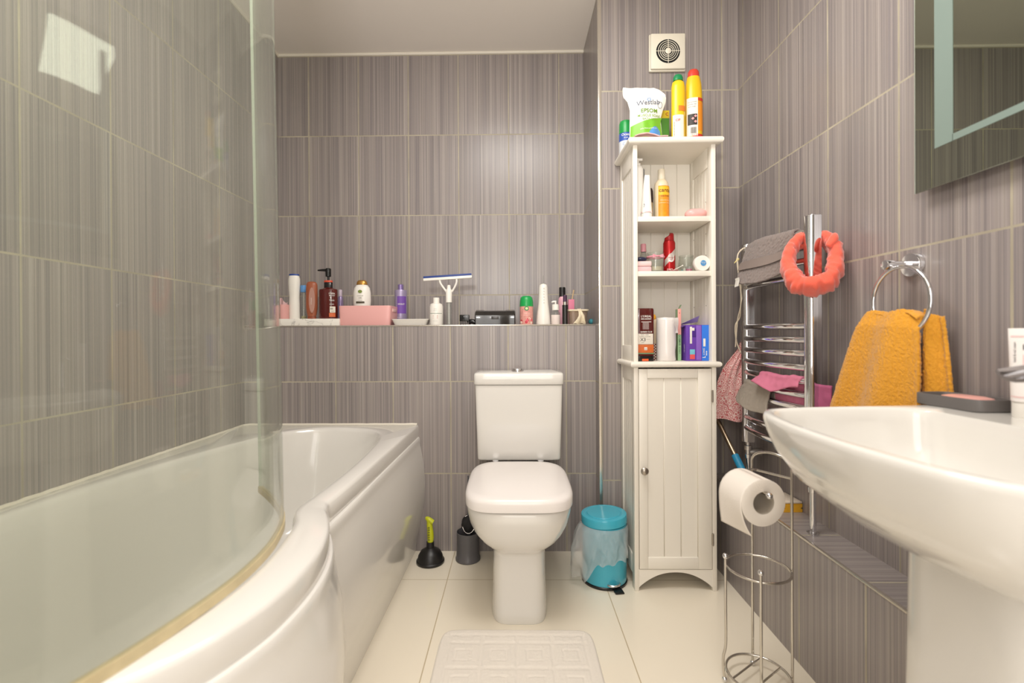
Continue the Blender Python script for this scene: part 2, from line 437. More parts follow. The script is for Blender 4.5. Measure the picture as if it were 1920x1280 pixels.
# glass bath screen
gpath = crom([(-.600, .20, 0), (-.535, .35, 0), (-.500, .45, 0), (-.476, .52, 0), (-.456, .60, 0), (-.443, .68, 0), (-.439, .75, 0), (-.444, .82, 0), (-.454, .87, 0), (-.474, .935, 0), (-.505, .995, 0), (-.545, 1.05, 0), (-.592, 1.105, 0), (-.640, 1.155, 0)], 6)
GLASS = clear('shower_screen_glass', (247, 249, 245), .02, .055, (230, 232, 220), 1.5)
scr = thing('shower_screen', 'curved frameless clear glass shower screen standing on the bath rim', 'shower screen', (-.47, .7, .556), world=True)
def sheet(path, z0, z1, th):
    rings = []
    n = len(path)
    for i, p in enumerate(path):
        a = path[max(i - 1, 0)]; c = path[min(i + 1, n - 1)]; t = (c - a).normalized(); nm = Vector((-t.y, t.x, 0)) * th / 2
        rings.append([(p.x + nm.x, p.y + nm.y, z0), (p.x + nm.x - .013 * (z1 - z0), p.y + nm.y, z1), (p.x - nm.x - .013 * (z1 - z0), p.y - nm.y, z1), (p.x - nm.x, p.y - nm.y, z0)])
    return MB().loft(rings)
g = sheet(gpath, .568, 2.12, .006).build('glass_panel', GLASS, scr, ang=60)
sheet([gpath[-1] + (gpath[-2] - gpath[-1]).normalized() * .0018, gpath[-1] + (gpath[-1] - gpath[-2]).normalized() * .0006], .568, 2.12, .0061).build('polished_edge', mat('pale_green_glass_edge', (196, 208, 192), .2), scr, label='pale green polished edge of the glass')
SEAL = mat('aged_tan_seal', (206, 190, 150), .4, var=.2, vscale=40)
b = sheet(gpath, .5535, .5685, .010); b.build('bottom_seal', SEAL, scr, label='yellowed plastic seal strip along the bottom of the glass')

# ================================================================== TOILET
wc = thing('toilet', 'white close coupled toilet with closed square seat lid standing against back wall', 'toilet', (.014, 1.7, 0), world=True)
xc = .014
def trings(rows, n=72):
    out = []
    for z, yf, yb, w, p in rows:
        out.append(sring(xc, (yf + yb) / 2, w, (yb - yf) / 2, z, p, n))
    return out
MB().loft(trings([(0, 1.507, 1.98, .095, 5), (.004, 1.505, 1.985, .0965, 5), (.03, 1.507, 1.985, .0955, 5), (.10, 1.513, 1.985, .0925, 5), (.215, 1.517, 1.985, .0915, 5), (.226, 1.515, 1.985, .093, 4.6), (.236, 1.501, 1.985, .103, 4), (.250, 1.477, 1.985, .122, 3.4),
                  (.268, 1.456, 1.985, .145, 3.1), (.292, 1.438, 1.985, .163, 3), (.322, 1.424, 1.985, .174, 3.1), (.36, 1.415, 1.985, .179, 3.4), (.388, 1.413, 1.985, .179, 3.6), (.394, 1.416, 1.985, .175, 3.5), (.396, 1.43, 1.97, .16, 3.5)])).build('pan', CERAMIC, wc, ang=60)
MB().loft(trings([(.398, 1.417, 1.835, .174, 4.2), (.400, 1.411, 1.838, .1775, 4.2), (.425, 1.410, 1.838, .178, 4.2), (.434, 1.413, 1.838, .176, 4.2), (.440, 1.422, 1.836, .170, 4.2), (.4435, 1.44, 1.83, .158, 4.4), (.447, 1.60, 1.81, .12, 4)])).build('seat_lid', SEATP, wc, ang=60, label='closed seat lid with a rounded front edge')
b = MB()
def cring(z, w, yf, bev): return sring(xc + .004, (yf + 2.012) / 2, w, (2.012 - yf) / 2, z, 14, 72)
b.loft([cring(.44, .166, 1.862, 0), cring(.447, .168, 1.858, 0), cring(.60, .172, 1.850, 0), cring(.742, .176, 1.845, 0)])
b.build('cistern', CERAMIC, wc, ang=60)
b = MB().loft([cring(.744, .178, 1.842, 0), cring(.748, .180, 1.839, 0), cring(.782, .180, 1.839, 0), cring(.789, .178, 1.842, 0), cring(.792, .170, 1.85, 0)])
lid = b.build('cistern_lid', CERAMIC, wc, ang=60)
MB().lathe([(.026, 0), (.026, .004), (.022, .008), (.021, .012), (.017, .014), (.004, .0145)], xc, 1.93, .791).build('flush_button', CHROME, lid, label='round chrome flush button')
for s in (-1, 1): MB().lathe([(.012, -.02), (.012, .014)], xc + s * .09, 1.84, .43, 16).build('hinge', CHROME, wc)

# ================================================================== TALL CABINET
cx0, cx1, cyf, cyb = .440, .741, 1.707, 1.918
cab = thing('bathroom_cabinet', 'tall narrow cream cabinet with open shelves above a panelled door', 'cabinet', ((cx0 + cx1) / 2, 1.81, 0), world=True)
t = .016
def side(x0, x1, s):
    b = MB()
    # frame and recessed tongue-and-groove panel on both faces
    b.box(x0, x1, cyf, cyf + .035, 0, 1.64, .0015); b.box(x0, x1, cyb - .035, cyb, 0, 1.64, .0015)
    for z0, z1 in ((.05, .12), (.77, .823), (.842, .90), (1.565, 1.64)): b.box(x0, x1, cyf + .034, cyb - .034, z0, z1, .001)
    for k in range(5):
        y0 = cyf + .034 + k * (cyb - cyf - .068) / 5
        b.box(x0 + .004, x1 - .004, y0, y0 + (cyb - cyf - .068) / 5 + .0002, .1, .80, .0022, 1)
        b.box(x0 + .004, x1 - .004, y0, y0 + (cyb - cyf - .068) / 5 + .0002, .88, 1.60, .0022, 1)
    return b
side(cx0, cx0 + t, -1).build('side_panel', CAB, cab); side(cx1 - t, cx1, 1).build('side_panel', CAB, cab)
b = MB()
for k in range(5):
    x0 = cx0 + t + k * (cx1 - cx0 - 2 * t) / 5
    b.box(x0, x0 + (cx1 - cx0 - 2 * t) / 5, cyb - .008, cyb - .002, .05, 1.64, .0018, 1)
b.build('back_panel', CAB, cab)
def boardring(z, o): return [(cx0 - o, cyf - o, z), (cx1 + o, cyf - o, z), (cx1 + o, cyb, z), (cx0 - o, cyb, z)]
def board(z0, z1, o):
    m = (z0 + z1) / 2; h = (z1 - z0) / 2; R = []
    for i in range(9):
        a = -PI / 2 + PI * i / 8
        R.append(boardring(m + h * sin(a), o - .010 + .010 * cos(a)))
    return MB().loft(R)
board(1.637, 1.661, .022).build('top_board', CAB, cab, ang=30)
board(.822, .843, .015).build('middle_board', CAB, cab, ang=30)
for z in (1.358, 1.157):
    MB().box(cx0 + t, cx1 - t, cyf + .006, cyb - .008, z, z + .019, .0012).build('shelf', CAB, cab)
MB().box(cx0 + t, cx1 - t, cyf + .02, cyb - .008, .07, .088).build('bottom_board', CAB, cab)
arch = [(cx0 + t, .078), (cx0 + t, .012)] + [(cx0 + t + (cx1 - cx0 - 2 * t) * (.03 + .94 * i / 20), .020 + .048 * (1 - abs(2 * i / 20 - 1) ** 2.2)) for i in range(21)] + [(cx1 - t, .012), (cx1 - t, .078)]
MB().prism(arch, lambda a, c, d: (a, d, c), cyf + .002, cyf + .016).build('apron', CAB, cab, smooth=False)
door = None
dx0, dx1, dz0, dz1 = cx0 + t + .002, cx1 - t - .002, .080, .816
b = MB(); b.box(dx0, dx0 + .031, cyf, cyf + .018, dz0, dz1, .0015); b.box(dx1 - .049, dx1, cyf, cyf + .018, dz0, dz1, .0015)
b.box(dx0 + .031, dx1 - .049, cyf, cyf + .018, dz0, dz0 + .043, .0015); b.box(dx0 + .031, dx1 - .049, cyf, cyf + .018, dz1 - .034, dz1, .0015)
for k in range(3):
    w = (dx1 - dx0 - .08) / 3; x0 = dx0 + .031 + k * w
    b.box(x0, x0 + w, cyf + .006, cyf + .014, dz0 + .04, dz1 - .03, .0022, 1)
door = b.build('door', CAB, cab)
kb = MB(); kb.lathe([(.0045, 0), (.0045, .012), (.008, .014), (.0135, .018), (.0142, .022), (.011, .026), (.003, .028)], 0, 0, 0, 24, mtx=Matrix.Translation((.4725, cyf, .446)) @ Matrix.Rotation(PI / 2, 4, 'X'))
kb.build('knob', STEEL, door, label='round brushed steel knob')
for z in (.716, .19):
    b = MB(); b.tube([(dx1 + .002, cyf - .002, z - .022), (dx1 + .002, cyf - .002, z + .022)], .0035, 10); b.box(dx1 - .002, dx1 + .006, cyf - .002, cyf + .001, z - .02, z + .02)
    b.build('hinge', STEEL, door)
HOLE = mat('hole_shadow', (84, 74, 64), .9)

# ================================================================== BASIN AND PEDESTAL
bas = thing('pedestal_basin', 'large white ceramic wash basin on a full pedestal at the right wall', 'basin', (.75, .67, 0), world=True)
def bout(s=1, z=0, xs=None):
    half = [(.929, .952), (.80, .946), (.66, .934), (.55, .920), (.50, .908), (.478, .892), (.463, .868), (.452, .835), (.443, .78), (.437, .72)]
    pts = [(a, c, 0) for a, c in half] + [(a, 1.342 - c, 0) for a, c in half[::-1]]
    return [(p.x, p.y) for p in crom(pts, 5)]
BO = bout()
def bring2(sx, sy, z, dx=0): return [(.929 - (.929 - x) * sx + dx, .671 + (y - .671) * sy, z) for x, y in BO]
half = [(.790, .900), (.725, .917), (.63, .917), (.535, .904), (.492, .878), (.471, .83), (.459, .76), (.454, .70)]
BI = [(p.x, p.y) for p in crom([(a, c, 0) for a, c in half] + [(a, 1.342 - c, 0) for a, c in half[::-1]], 6)]
# resample the inner outline to the outer count by angle about the bowl centre
def resamp(poly, ref, c):
    out = []
    for x, y in ref:
        a = math.atan2(y - c[1], x - c[0]); dx, dy = cos(a), sin(a); best = 9
        for i in range(len(poly)):
            x1, y1 = poly[i - 1][0] - c[0], poly[i - 1][1] - c[1]; x2, y2 = poly[i][0] - c[0], poly[i][1] - c[1]
            ex, ey = x2 - x1, y2 - y1; den = dx * ey - dy * ex
            if abs(den) < 1e-12: continue
            tt = (x1 * ey - y1 * ex) / den; q = (x1 * dy - y1 * dx) / den
            if tt > 0 and -1e-6 <= q <= 1 + 1e-6: best = min(best, tt)
        out.append((c[0] + dx * best, c[1] + dy * best))
    return out
BIr = resamp(BI, BO, (.65, .671))
def bin2(s, z): return [(.65 + (x - .65) * s, .671 + (y - .671) * s, z) for x, y in BIr]
R = [bring2(.42, .40, .60), bring2(.50, .48, .605), bring2(.66, .62, .622), bring2(.80, .76, .650), bring2(.90, .885, .690), bring2(.965, .955, .735), bring2(.99, .987, .768), bring2(1, 1, .789), bring2(.999, .999, .796), bring2(.994, .994, .800),
     [tuple(Vector(a).lerp(Vector(c), .5)) for a, c in zip(bring2(.985, .985, .8012), bin2(1.01, .8002))], bin2(1.012, .7985), bin2(1.0, .794), bin2(.985, .775), bin2(.96, .735), bin2(.90, .70), bin2(.78, .68), bin2(.5, .668), bin2(.15, .662)]
b = MB().loft(R); b.build('bowl', CERAMIC, bas, ang=55)
oh = MB().lathe([(.016, 0), (.016, .004), (.012, .005), (.011, .003)], 0, 0, 0, 24, mtx=Matrix.Translation((.7865, .703, .763)) @ Matrix.Rotation(-PI / 2 + .15, 4, 'Y'))
ohp = oh.build('overflow_ring', CHROME, bas, label='chrome ring of the overflow hole')
MB().lathe([(.0112, 0), (.0112, .0035)], 0, 0, 0, 20, mtx=Matrix.Translation((.7865, .703, .763)) @ Matrix.Rotation(-PI / 2 + .15, 4, 'Y')).build('overflow_opening', mat('drain_dark', (14, 13, 13), .8), ohp)
def pring(z, x0, hw): return sring((x0 + .808) / 2, .671, (.808 - x0) / 2, hw, z, 4.5, 60)
MB().loft([pring(0, .612, .118), pring(.02, .613, .116), pring(.2, .618, .108), pring(.45, .622, .104), pring(.62, .625, .103)]).build('pedestal', CERAMIC, bas, ang=60)
# waterfall tap
tap = thing('basin_tap', 'chrome waterfall tap on the basin deck at right edge', 'tap', (.865, .671, .80), world=True)
MB().lathe([(.027, 0), (.027, .006), (.022, .01), (.022, .105), (.021, .11), (.004, .111)], .865, .671, .80).build('body', CHROME, tap)
b = MB(); R = []
for i in range(7):
    q = i / 6; x = .85 - .135 * q; z = .900 - .006 * q - .010 * q * q; w = .017 + .010 * q; tilt = .0
    pr = []
    for j in range(9):
        a = PI + PI * j / 8; pr.append((x + .012 * (1 + cos(a) * 0) * (j / 8 - .5) * 0, .671 + w * cos(a), z + .006 + w * .55 * sin(a)))
    for j in range(8, -1, -1):
        a = PI + PI * j / 8; pr.append((x, .671 + (w - .003) * cos(a), z + .0085 + (w - .003) * .5 * sin(a)))
    R.append(pr)
b.loft(R); b.build('spout', CHROME, tap, label='open trough spout')
MB().tube([(.865, .671, .909), (.865, .671, .925), (.80, .671, .945)], [.009, .008, .005]).build('lever', CHROME, tap)

# ================================================================== MIRROR
mir = thing('wall_mirror', 'frameless rectangular mirror with frosted light strips on right wall', 'mirror', (.9, .72, 1.26), world=True)
MB().box(.899, .904, .36, 1.050, 1.256, 2.06, .0008).build('mirror_glass', mat('mirror_silver', (166, 172, 158), .012, 1), mir, smooth=False)
MB().box(.9045, .9285, .42, 1.00, 1.30, 2.02).build('backing_box', mat('mirror_backing', (120, 118, 112), .6), mir)
FR = mat('frosted_strip', (126, 142, 134), .7)
MB().box(.8982, .8995, .960, 1.001, 1.338, 1.99).build('light_strip', FR, mir, smooth=False, label='wide upright frosted strip')
MB().box(.8982, .8995, .40, .961, 1.338, 1.352).build('light_strip', FR, mir, smooth=False, label='thin level frosted strip near the bottom')
MB().box(.8988, .9043, 1.0495, 1.0508, 1.256, 2.06).build('bevelled_edge', mat('mirror_edge', (214, 224, 212), .1, .5), mir, smooth=False)

# ================================================================== EXTRACTOR FAN
fan = thing('extractor_fan', 'square ivory extractor fan cover with round grille high on the back wall', 'fan', (.634, YP, 2.096), world=True)
fx, fz = .634, 2.096
b = MB(); b.box(fx - .074, fx + .074, YP - .012, YP, fz - .076, fz + .076, .004); b.box(fx - .070, fx + .071, YP - .022, YP - .010, fz - .071, fz + .074, .005)
cover = b.build('cover', IVORY, fan)
FM = Matrix.Translation((fx, YP - .022, fz)) @ Matrix.Rotation(PI / 2, 4, 'X')
MB().lathe([(.0485, 0), (.0485, .0006), (.002, .0007)], 0, 0, 0, 40, mtx=FM).build('dark_opening', mat('fan_dark', (12, 12, 12), .8), cover)
b = MB()
for r in (.0405, .0325, .0250, .0185):
    b.tube([FM @ Vector((r * cos(2 * PI * i / 40), r * sin(2 * PI * i / 40), .003)) for i in range(40)], .0014, 6, True)
b.lathe([(.0125, 0), (.0125, .004), (.010, .006), (.003, .007)], 0, 0, 0, 24, mtx=FM)
for a in range(4): b.tube([FM @ Vector((.011 * cos(a * PI / 2), .011 * sin(a * PI / 2), .003)), FM @ Vector((.049 * cos(a * PI / 2), .049 * sin(a * PI / 2), .003))], .0013, 6)
b.build('grille', IVORY, cover)

# ================================================================== CEILING LAMP (above the frame)
lamp = thing('ceiling_lamp', 'flat square white ceiling light panel above the toilet', 'ceiling lamp', (.02, 1.0, ZC), world=True)
b = MB(); b.box(-.31, .35, .67, 1.33, ZC - .022, ZC, .004); b.build('base', WHITEP, lamp)

# ================================================================== SMALL THINGS: helpers
def spot(u0, u1, vt, Y):
    """centre X, half width and top height of something seen between two columns at distance Y"""
    a, c = atY(u0, vt, Y), atY(u1, vt, Y)
    return (a.x + c.x) / 2, (c.x - a.x) / 2, (a.z + c.z) / 2
def bottle(name, label, cat, X, Y, Z, parts, sy=1, rotz=0, group=None, rot=None, n=28):
    t = thing(name, label, cat, (X, Y, Z), rotz, group, rot=rot); P = {}
    for pn, m, pf in parts:
        P[pn] = MB().lathe(pf, n=n, sy=sy).build(pn, m, t, ang=45)
    return t, P
def rbox(t, name, m, x0, x1, y0, y1, z0, z1, bev=.003, label=None, seg=3):
    return MB().box(x0, x1, y0, y1, z0, z1, bev, seg).build(name, m, t, label=label)
def flat(y):
    return lambda a, c: (a, y, c)
ZT = ZS + .0022
SHG = 'toiletries along the tiled back shelf'
GOLD = mat('gold_cap', (190, 142, 72), .3, .7)
CLEARP = clear('clear_plastic', (232, 234, 232), .05, .10, (240, 238, 234))
def col(n, r, g, b, **k): return mat(n, (r, g, b), **k)

# ---------------- back shelf, left to right
# marble tray
X0, X1 = -1.10, -.768
tray = thing('marble_tray', 'long white marble-veined box tray at left end of the back shelf', 'tray', ((X0 + X1) / 2, 2.13, ZT))
h = .030
rbox(tray, 'base', marble_mat(), (X0 - X1) / 2, (X1 - X0) / 2, -.105, .10, 0, h, .001)
ZR = ZT + h + .0004
# pink cup with sachet
x, r, zt = spot(522, 541, 571, 2.10)
cup = thing('tumbler', 'pink tumbler holding a folded pink sachet on the marble tray', 'tumbler', (x, 2.10, ZR))
hh = zt - ZR
MB().lathe([(r * .9, 0), (r, .004), (r, hh), (r - .002, hh), (r - .003, .006), (.003, .005)]).build('cup', PINKP, cup)
MB().grid(lambda u, v: (-.018 + .036 * u, .004 * sin(u * 9), .01 + (hh + .01 + .012 * sin(u * 5 + .6)) * v), 12, 6, .0012).build('sachet', mat('pink_sachet', (214, 176, 178), .4), cup, label='folded pale pink sachet')
# toothbrush holder
x, r, zt = spot(518, 525, 571, 2.04)
th = thing('toothbrush_holder', 'narrow pink toothbrush holder in front of the marble tray', 'toothbrush holder', (x, 2.022, ZT))
hh = zt - ZT
b = MB().box(-.009, .009, -.0035, .0035, 0, hh, .002); b.build('holder', PINKP, th)
tb = MB(); tb.tube([(0, .0, hh), (.001, 0, hh + .04), (.001, .001, hh + .085)], [.0028, .0025, .003], 8)
tb = tb.build('toothbrush_handle', mat('bamboo', (196, 168, 120), .6), th, label='bamboo toothbrush handle')
MB().box(-.003, .005, -.006, .0, hh + .085, hh + .112, .001).build('bristles', WHITEP, tb)
# white bottle with blue rim
x, r, zt = spot(540.5, 562.5, 514, 2.12); H = zt - ZR
t, P = bottle('lotion_bottle', 'tall white bottle with thin blue rim on the marble tray', 'bottle', x, 2.12, ZR, [
    ('body', WHITEP, [(r * .88, 0), (r * .94, .004), (r * .90, H * .35), (r * .86, H * .5), (r * .93, H * .66), (r, H * .8), (r * .97, H * .9), (r * .82, H * .965)]),
    ('cap_rim', mat('blue_rim', (42, 74, 150), .4), [(r * .84, H * .965), (r * .86, H * .985), (r * .80, H), (.003, H)])], sy=.7)
# clear tube bottle with blue cap
x, r, zt = spot(564.5, 574.5, 535, 2.13); H = zt - ZR
t, P = bottle('mouthwash_bottle', 'slim clear bottle with a light blue cap between white and copper bottles', 'bottle', x, 2.13, ZR, [
    ('body', CLEARP, [(r, 0), (r, H * .76), (r * .8, H * .82)]),
    ('liquid', mat('olive_liquid', (196, 186, 132), .3), [(r * .9, .003), (r * .9, H * .10)]),
    ('cap', mat('sky_blue_cap', (92, 148, 206), .4), [(r * 1.1, H * .80), (r * 1.15, H * .82), (r * 1.15, H * .98), (r * 1.05, H)])])
MB().tube([(-.0005, 0, .004), (.001, 0, H * .78)], .0022, 8).build('inner_stem', WHITEP, t)
# copper bottle, upside down
COP = mat('copper_plastic', (164, 92, 64), .32)
x, r, zt = spot(573.5, 595.5, 528, 2.09); H = zt - ZR
t, P = bottle('conditioner_bottle', 'copper brown conditioner bottle standing on its cap beside the pump bottle', 'bottle', x, 2.09, ZR, [
    ('cap', mat('copper_cap', (150, 78, 54), .35), [(r * .72, 0), (r * .74, .003), (r * .74, .012)]),
    ('body', COP, [(r * .72, .013), (r * .86, .03), (r * .98, H * .3), (r, H * .5), (r * .98, H * .8), (r * .94, H * .92), (r * .80, H * .975), (r * .5, H), (.003, H)])], sy=.6)
lb = blob(P['body'], 'label', mat('dull_rose_label', (186, 140, 126), .6), lambda a, c: (a, -r * .6 * 1.06 - .0004, c), r * .28, H * .50, r * .52, H * .34)
letters(lb, [('STRONG', 0, 0, .007, 0)], lambda a, c: (r * .28 - c * .9, -r * .6 * 1.06 - .0016, H * .36 + a * 1.1 + .02), WINK)
# dark red pump bottle
x, r, zt = spot(598.5, 632.5, 503, 2.07); H = zt - ZR
hb = atY(600, 541, 2.07).z - ZR
DRED = mat('dark_red_plastic', (84, 20, 16), .15, coat=.3)
t, P = bottle('shampoo_pump_bottle', 'large dark red shampoo bottle with black pump on the marble tray', 'pump bottle', x, 2.07, ZR, [
    ('body', DRED, [(r * .95, 0), (r, .004), (r, hb * .93), (r * .96, hb * .97), (r * .6, hb * 1.0), (r * .46, hb * 1.03)]),
    ('neck', BLACKP, [(r * .46, hb), (r * .46, hb + .026), (r * .4, hb + .028)]),
    ('collar', mat('orange_collar', (214, 84, 58), .4), [(r * .47, hb + .028), (r * .47, hb + .036), (r * .2, hb + .037)])], sy=.62)
b = MB(); b.lathe([(.005, hb + .037), (.005, hb + .052), (.012, hb + .054), (.0125, H - .003), (.010, H)], n=16)
b.tube([(0, 0, H - .008), (-.025, -.002, H - .008), (-.046, -.004, H - .009)], [.007, .0055, .003], 8)
b.build('pump', BLACKP, t, label='black pump with a long spout')
F1 = cyl(r, 0, r * .62, .0008)
letters(P['body'], [("L'OREAL", r * .65, hb * .80, .010, .01, .8), ('MEN EXPERT', r * .65, hb * .74, .006, .01, .8), ('THICK', r * .62, hb * .58, .008, .01), ('BARBER', r * .62, hb * .46, .006, 0)], F1, WINK)
lb = patch(P['body'], 'label', mat('cream_label', (230, 222, 208), .6), F1, r * .38, r * 1.05, hb * .20, hb * .40)
letters(lb, [('X3', r * .58, hb * .30, .010, .02), ('RICH', r * .7, hb * .23, .006, 0)], cyl(r, 0, r * .62, .0016), INK)
patch(P['body'], 'label_band', mat('orange_band', (206, 100, 52), .5), F1, r * .30, r * 1.05, hb * .06, hb * .19)
# small purple bottle behind
x, r, zt = spot(633, 643.5, 543, 2.2); H = zt - ZT
LIL = mat('lilac_metallic', (150, 134, 170), .3, .35)
t, P = bottle('travel_bottle', 'small lilac bottle with pale cap half hidden behind the pink bin', 'bottle', x, 2.2, ZT, [
    ('body', LIL, [(r, 0), (r, H * .6), (r * .9, H * .78), (r * .6, H * .82)]), ('cap', mat('pale_lilac_cap', (206, 190, 206), .35), [(r * .62, H * .82), (r * .6, H * .985), (r * .5, H)])])
# pink organiser bin
a0, a1 = atY(633, 573, 2.03), atY(732, 573, 2.03)
bx = thing('storage_bin', 'pink plastic storage bin with a slot handle on the back shelf', 'storage bin', ((a0.x + a1.x) / 2, 2.032, ZT))
w = (a1.x - a0.x) / 2; hh = a0.z - ZT; dpt = .14
rg = lambda s, z, q=0: [(p[0], p[1] + dpt / 2, p[2]) for p in sring(0, 0, w * s - q, dpt / 2 * s - q, z, 12, 64)]
b = MB(); b.loft([rg(.965, 0), rg(.97, .002), rg(1, hh - .001), rg(1, hh, .0006), rg(1, hh, .0022), rg(.97, .004, .003)]); binb = b.build('tub', PINKP, bx, ang=50)
MB().box(w - .0035, w + .0012, .035, .105, hh - .026, hh - .012, .0015).build('handle_slot', mat('pale_slot', (240, 200, 194), .5), binb)
# white shampoo with gold cap, in the bin
x, r, zt = spot(662, 695.5, 525, 2.10); zb = ZT + .006; H = zt - zb
hb = atY(662, 534, 2.10).z - zb
t, P = bottle('coconut_shampoo', 'white rounded shampoo bottle with gold cap standing inside the pink bin', 'bottle', x, 2.10, zb, [
    ('body', WHITEP, [(r * .75, 0), (r * .82, .004), (r * .9, hb * .3), (r, hb * .62), (r * .97, hb * .8), (r * .85, hb * .92), (r * .62, hb * .99), (r * .5, hb)]),
    ('cap', GOLD, [(r * .60, hb), (r * .60, hb + .006), (r * .52, H - .006), (r * .36, H - .001), (.003, H)])], sy=.68)
F2 = lambda a, c: (a, -.68 * math.sqrt(max(r * r - a * a * .96, 0)) * (1 if c > hb * .55 else .985) - .0012, c)
blob(P['body'], 'emblem', mat('olive_green', (120, 134, 60), .5), F2, 0, hb * .82, .0095, .007)
letters(P['body'], [('coconut', 0, hb * .70, .0085, 0), ('milk', 0, hb * .645, .0085, .01), ('shampoo', 0, hb * .595, .005, 0)], F2, mat('grey_ink', (140, 136, 128), .6))
patch(P['body'], 'label_band', mat('brown_band', (78, 70, 52), .6), F2, -.019, .019, hb * .525, hb * .57)
# white dish
a0, a1 = atY(733, 598, 2.03), atY(803, 598, 2.03)
di = thing('soap_dish', 'shallow white rectangular dish with flared rim on the back shelf', 'dish', ((a0.x + a1.x) / 2, 2.07, ZT))
w = (a1.x - a0.x) / 2; hh = a0.z - ZT
rg = lambda sx, sy, z: sring(0, 0, w * sx, .04 * sy, z, 9, 56)
MB().loft([rg(.84, .8, 0), rg(.86, .82, .001), rg(.965, .95, hh - .004), rg(1, 1, hh - .002), rg(1, 1, hh), rg(.93, .9, hh), rg(.84, .78, .004)]).build('dish', WHITEP, di, ang=50)
# lilac shampoo
x, r, zt = spot(740, 762.5, 533, 2.19); H = zt - ZT; hb = atY(740, 544, 2.19).z - ZT
t, P = bottle('violet_shampoo', 'lilac bottle with violet label standing behind the white dish', 'bottle', x, 2.19, ZT, [
    ('body', mat('lilac_pearl', (166, 154, 186), .3, .3), [(r * .97, 0), (r, .003), (r, hb - .004), (r * .94, hb), (r * .5, hb + .002)]),
    ('cap', mat('violet_cap', (140, 120, 172), .3, .3), [(r * .47, hb), (r * .44, H - .002), (r * .36, H)])])
F3 = cyl(r); lb = patch(P['body'], 'label', mat('violet_label', (118, 78, 168), .5), F3, -r * .35, r * 1.2, hb * .34, hb * .82)
letters(lb, [('VIOLET', r * .32, hb * .58, .010, .01)], cyl(r, lift=.0016), WINK)
letters(P['body'], [('shampoo', 0, hb * .22, .006, 0), ('250 ml', 0, hb * .14, .005, 0)], F3, WINK)
# white bottle
x, r, zt = spot(805.5, 830.5, 558, 2.06); H = zt - ZT; hb = H * .80
t, P = bottle('skincare_bottle', 'short white bottle with green line label beside the squeegee', 'bottle', x, 2.06, ZT, [
    ('body', WHITEP, [(r * .96, 0), (r, .003), (r, hb * .86), (r * .9, hb * .95), (r * .55, hb), (r * .44, hb)]), ('cap', WHITEP, [(r * .46, hb), (r * .46, H - .001), (r * .42, H)])])
F4 = cyl(r); letters(P['body'], [('SKIN', 0, hb * .70, .006, 0), ('balance', 0, hb * .63, .005, 0)], F4, mat('pale_ink', (176, 180, 178), .6)); letters(P['body'], [('body lotion', 0, hb * .17, .0045, 0)], F4, mat('pale_ink', (176, 180, 178)))
patch(P['body'], 'green_line', mat('green_line', (86, 124, 96), .6), F4, -r * .9, r * 1.1, hb * .515, hb * .53)
letters(P['body'], [('P', -.009, hb * .38, .006, .02), ('L', -.009, hb * .30, .006, .02), ('G', .009, hb * .38, .006, .02), ('R', .009, hb * .30, .006, .02)], F4, mat('coral_ink', (196, 110, 100), .6))
# squeegee
sq = thing('squeegee', 'white window squeegee with blue blade and clear handle standing on shelf', 'squeegee', (atY(842, 600, 2.07).x, 2.07, ZT))
def L(u, v, dy=0):
    p = atY(u, v, 2.07); return Vector((p.x - sq.location.x, dy, p.z - ZT))
hz = L(842, 566).z
MB().lathe([(.0135, 0), (.014, .004), (.0125, hz * .5), (.0135, hz)], n=20).build('handle', CLEARP, sq, label='clear hollow handle')
MB().tube([(0, 0, .004), (0, 0, hz)], .0035, 10).build('handle_core', mat('milky_core', (226, 224, 218), .4), sq)
b = MB(); b.lathe([(.0135, hz - .002), (.0145, L(842, 545).z), (.009, L(842, 541).z), (.0075, L(842, 535).z), (.004, L(842, 534).z)], n=20)
b.tube(crom([L(838, 548), L(832, 540), L(826, 531), L(824, 524)], 4), .0045, 8); b.tube(crom([L(847, 547), L(852, 539), L(856, 529), L(856, 522)], 4), .0045, 8)
b.build('fork', WHITEP, sq)
e0, e1 = L(794, 524.5), L(885, 518.5)
dv = (e1 - e0); up = Vector((0, 0, 1))
M4 = Matrix.Translation((e0 + e1) / 2) @ Matrix.Rotation(-math.atan2(dv.z, dv.x), 4, 'Y')
hl = dv.length / 2
MB().box(-hl, hl, -.006, .006, -.006, .006, .002, mtx=M4).build('blade_holder', WHITEP, sq)
MB().box(-hl, hl - .002, -.0025, .0025, .0045, .0155, .0008, mtx=M4).build('blade', mat('navy_blue_blade', (42, 66, 134), .5), sq, label='navy blue rubber blade')
# black clip box
a0, a1 = atY(862, 590, 2.05), atY(880, 590, 2.05)
cb = thing('clipper_comb', 'small black clipper comb beside the black case on shelf', 'comb', ((a0.x + a1.x) / 2, 2.05, ZT))
w = (a1.x - a0.x) / 2; hh = a0.z - ZT
rbox(cb, 'body', BLACKP, -w, w, -.01, .012, hh * .35, hh, .002)
for k in range(6): rbox(cb, 'tooth', mat('charcoal_plastic', (52, 48, 46), .4), -w + .003 + k * (2 * w - .006) / 5 - .0015, -w + .003 + k * (2 * w - .006) / 5 + .0015, -.009, .01, 0, hh * .4, .0005)
rbox(cb, 'button', mat('dark_window', (10, 10, 11), .2), -.007, .002, -.0115, -.0095, hh * .6, hh * .9, .0008)
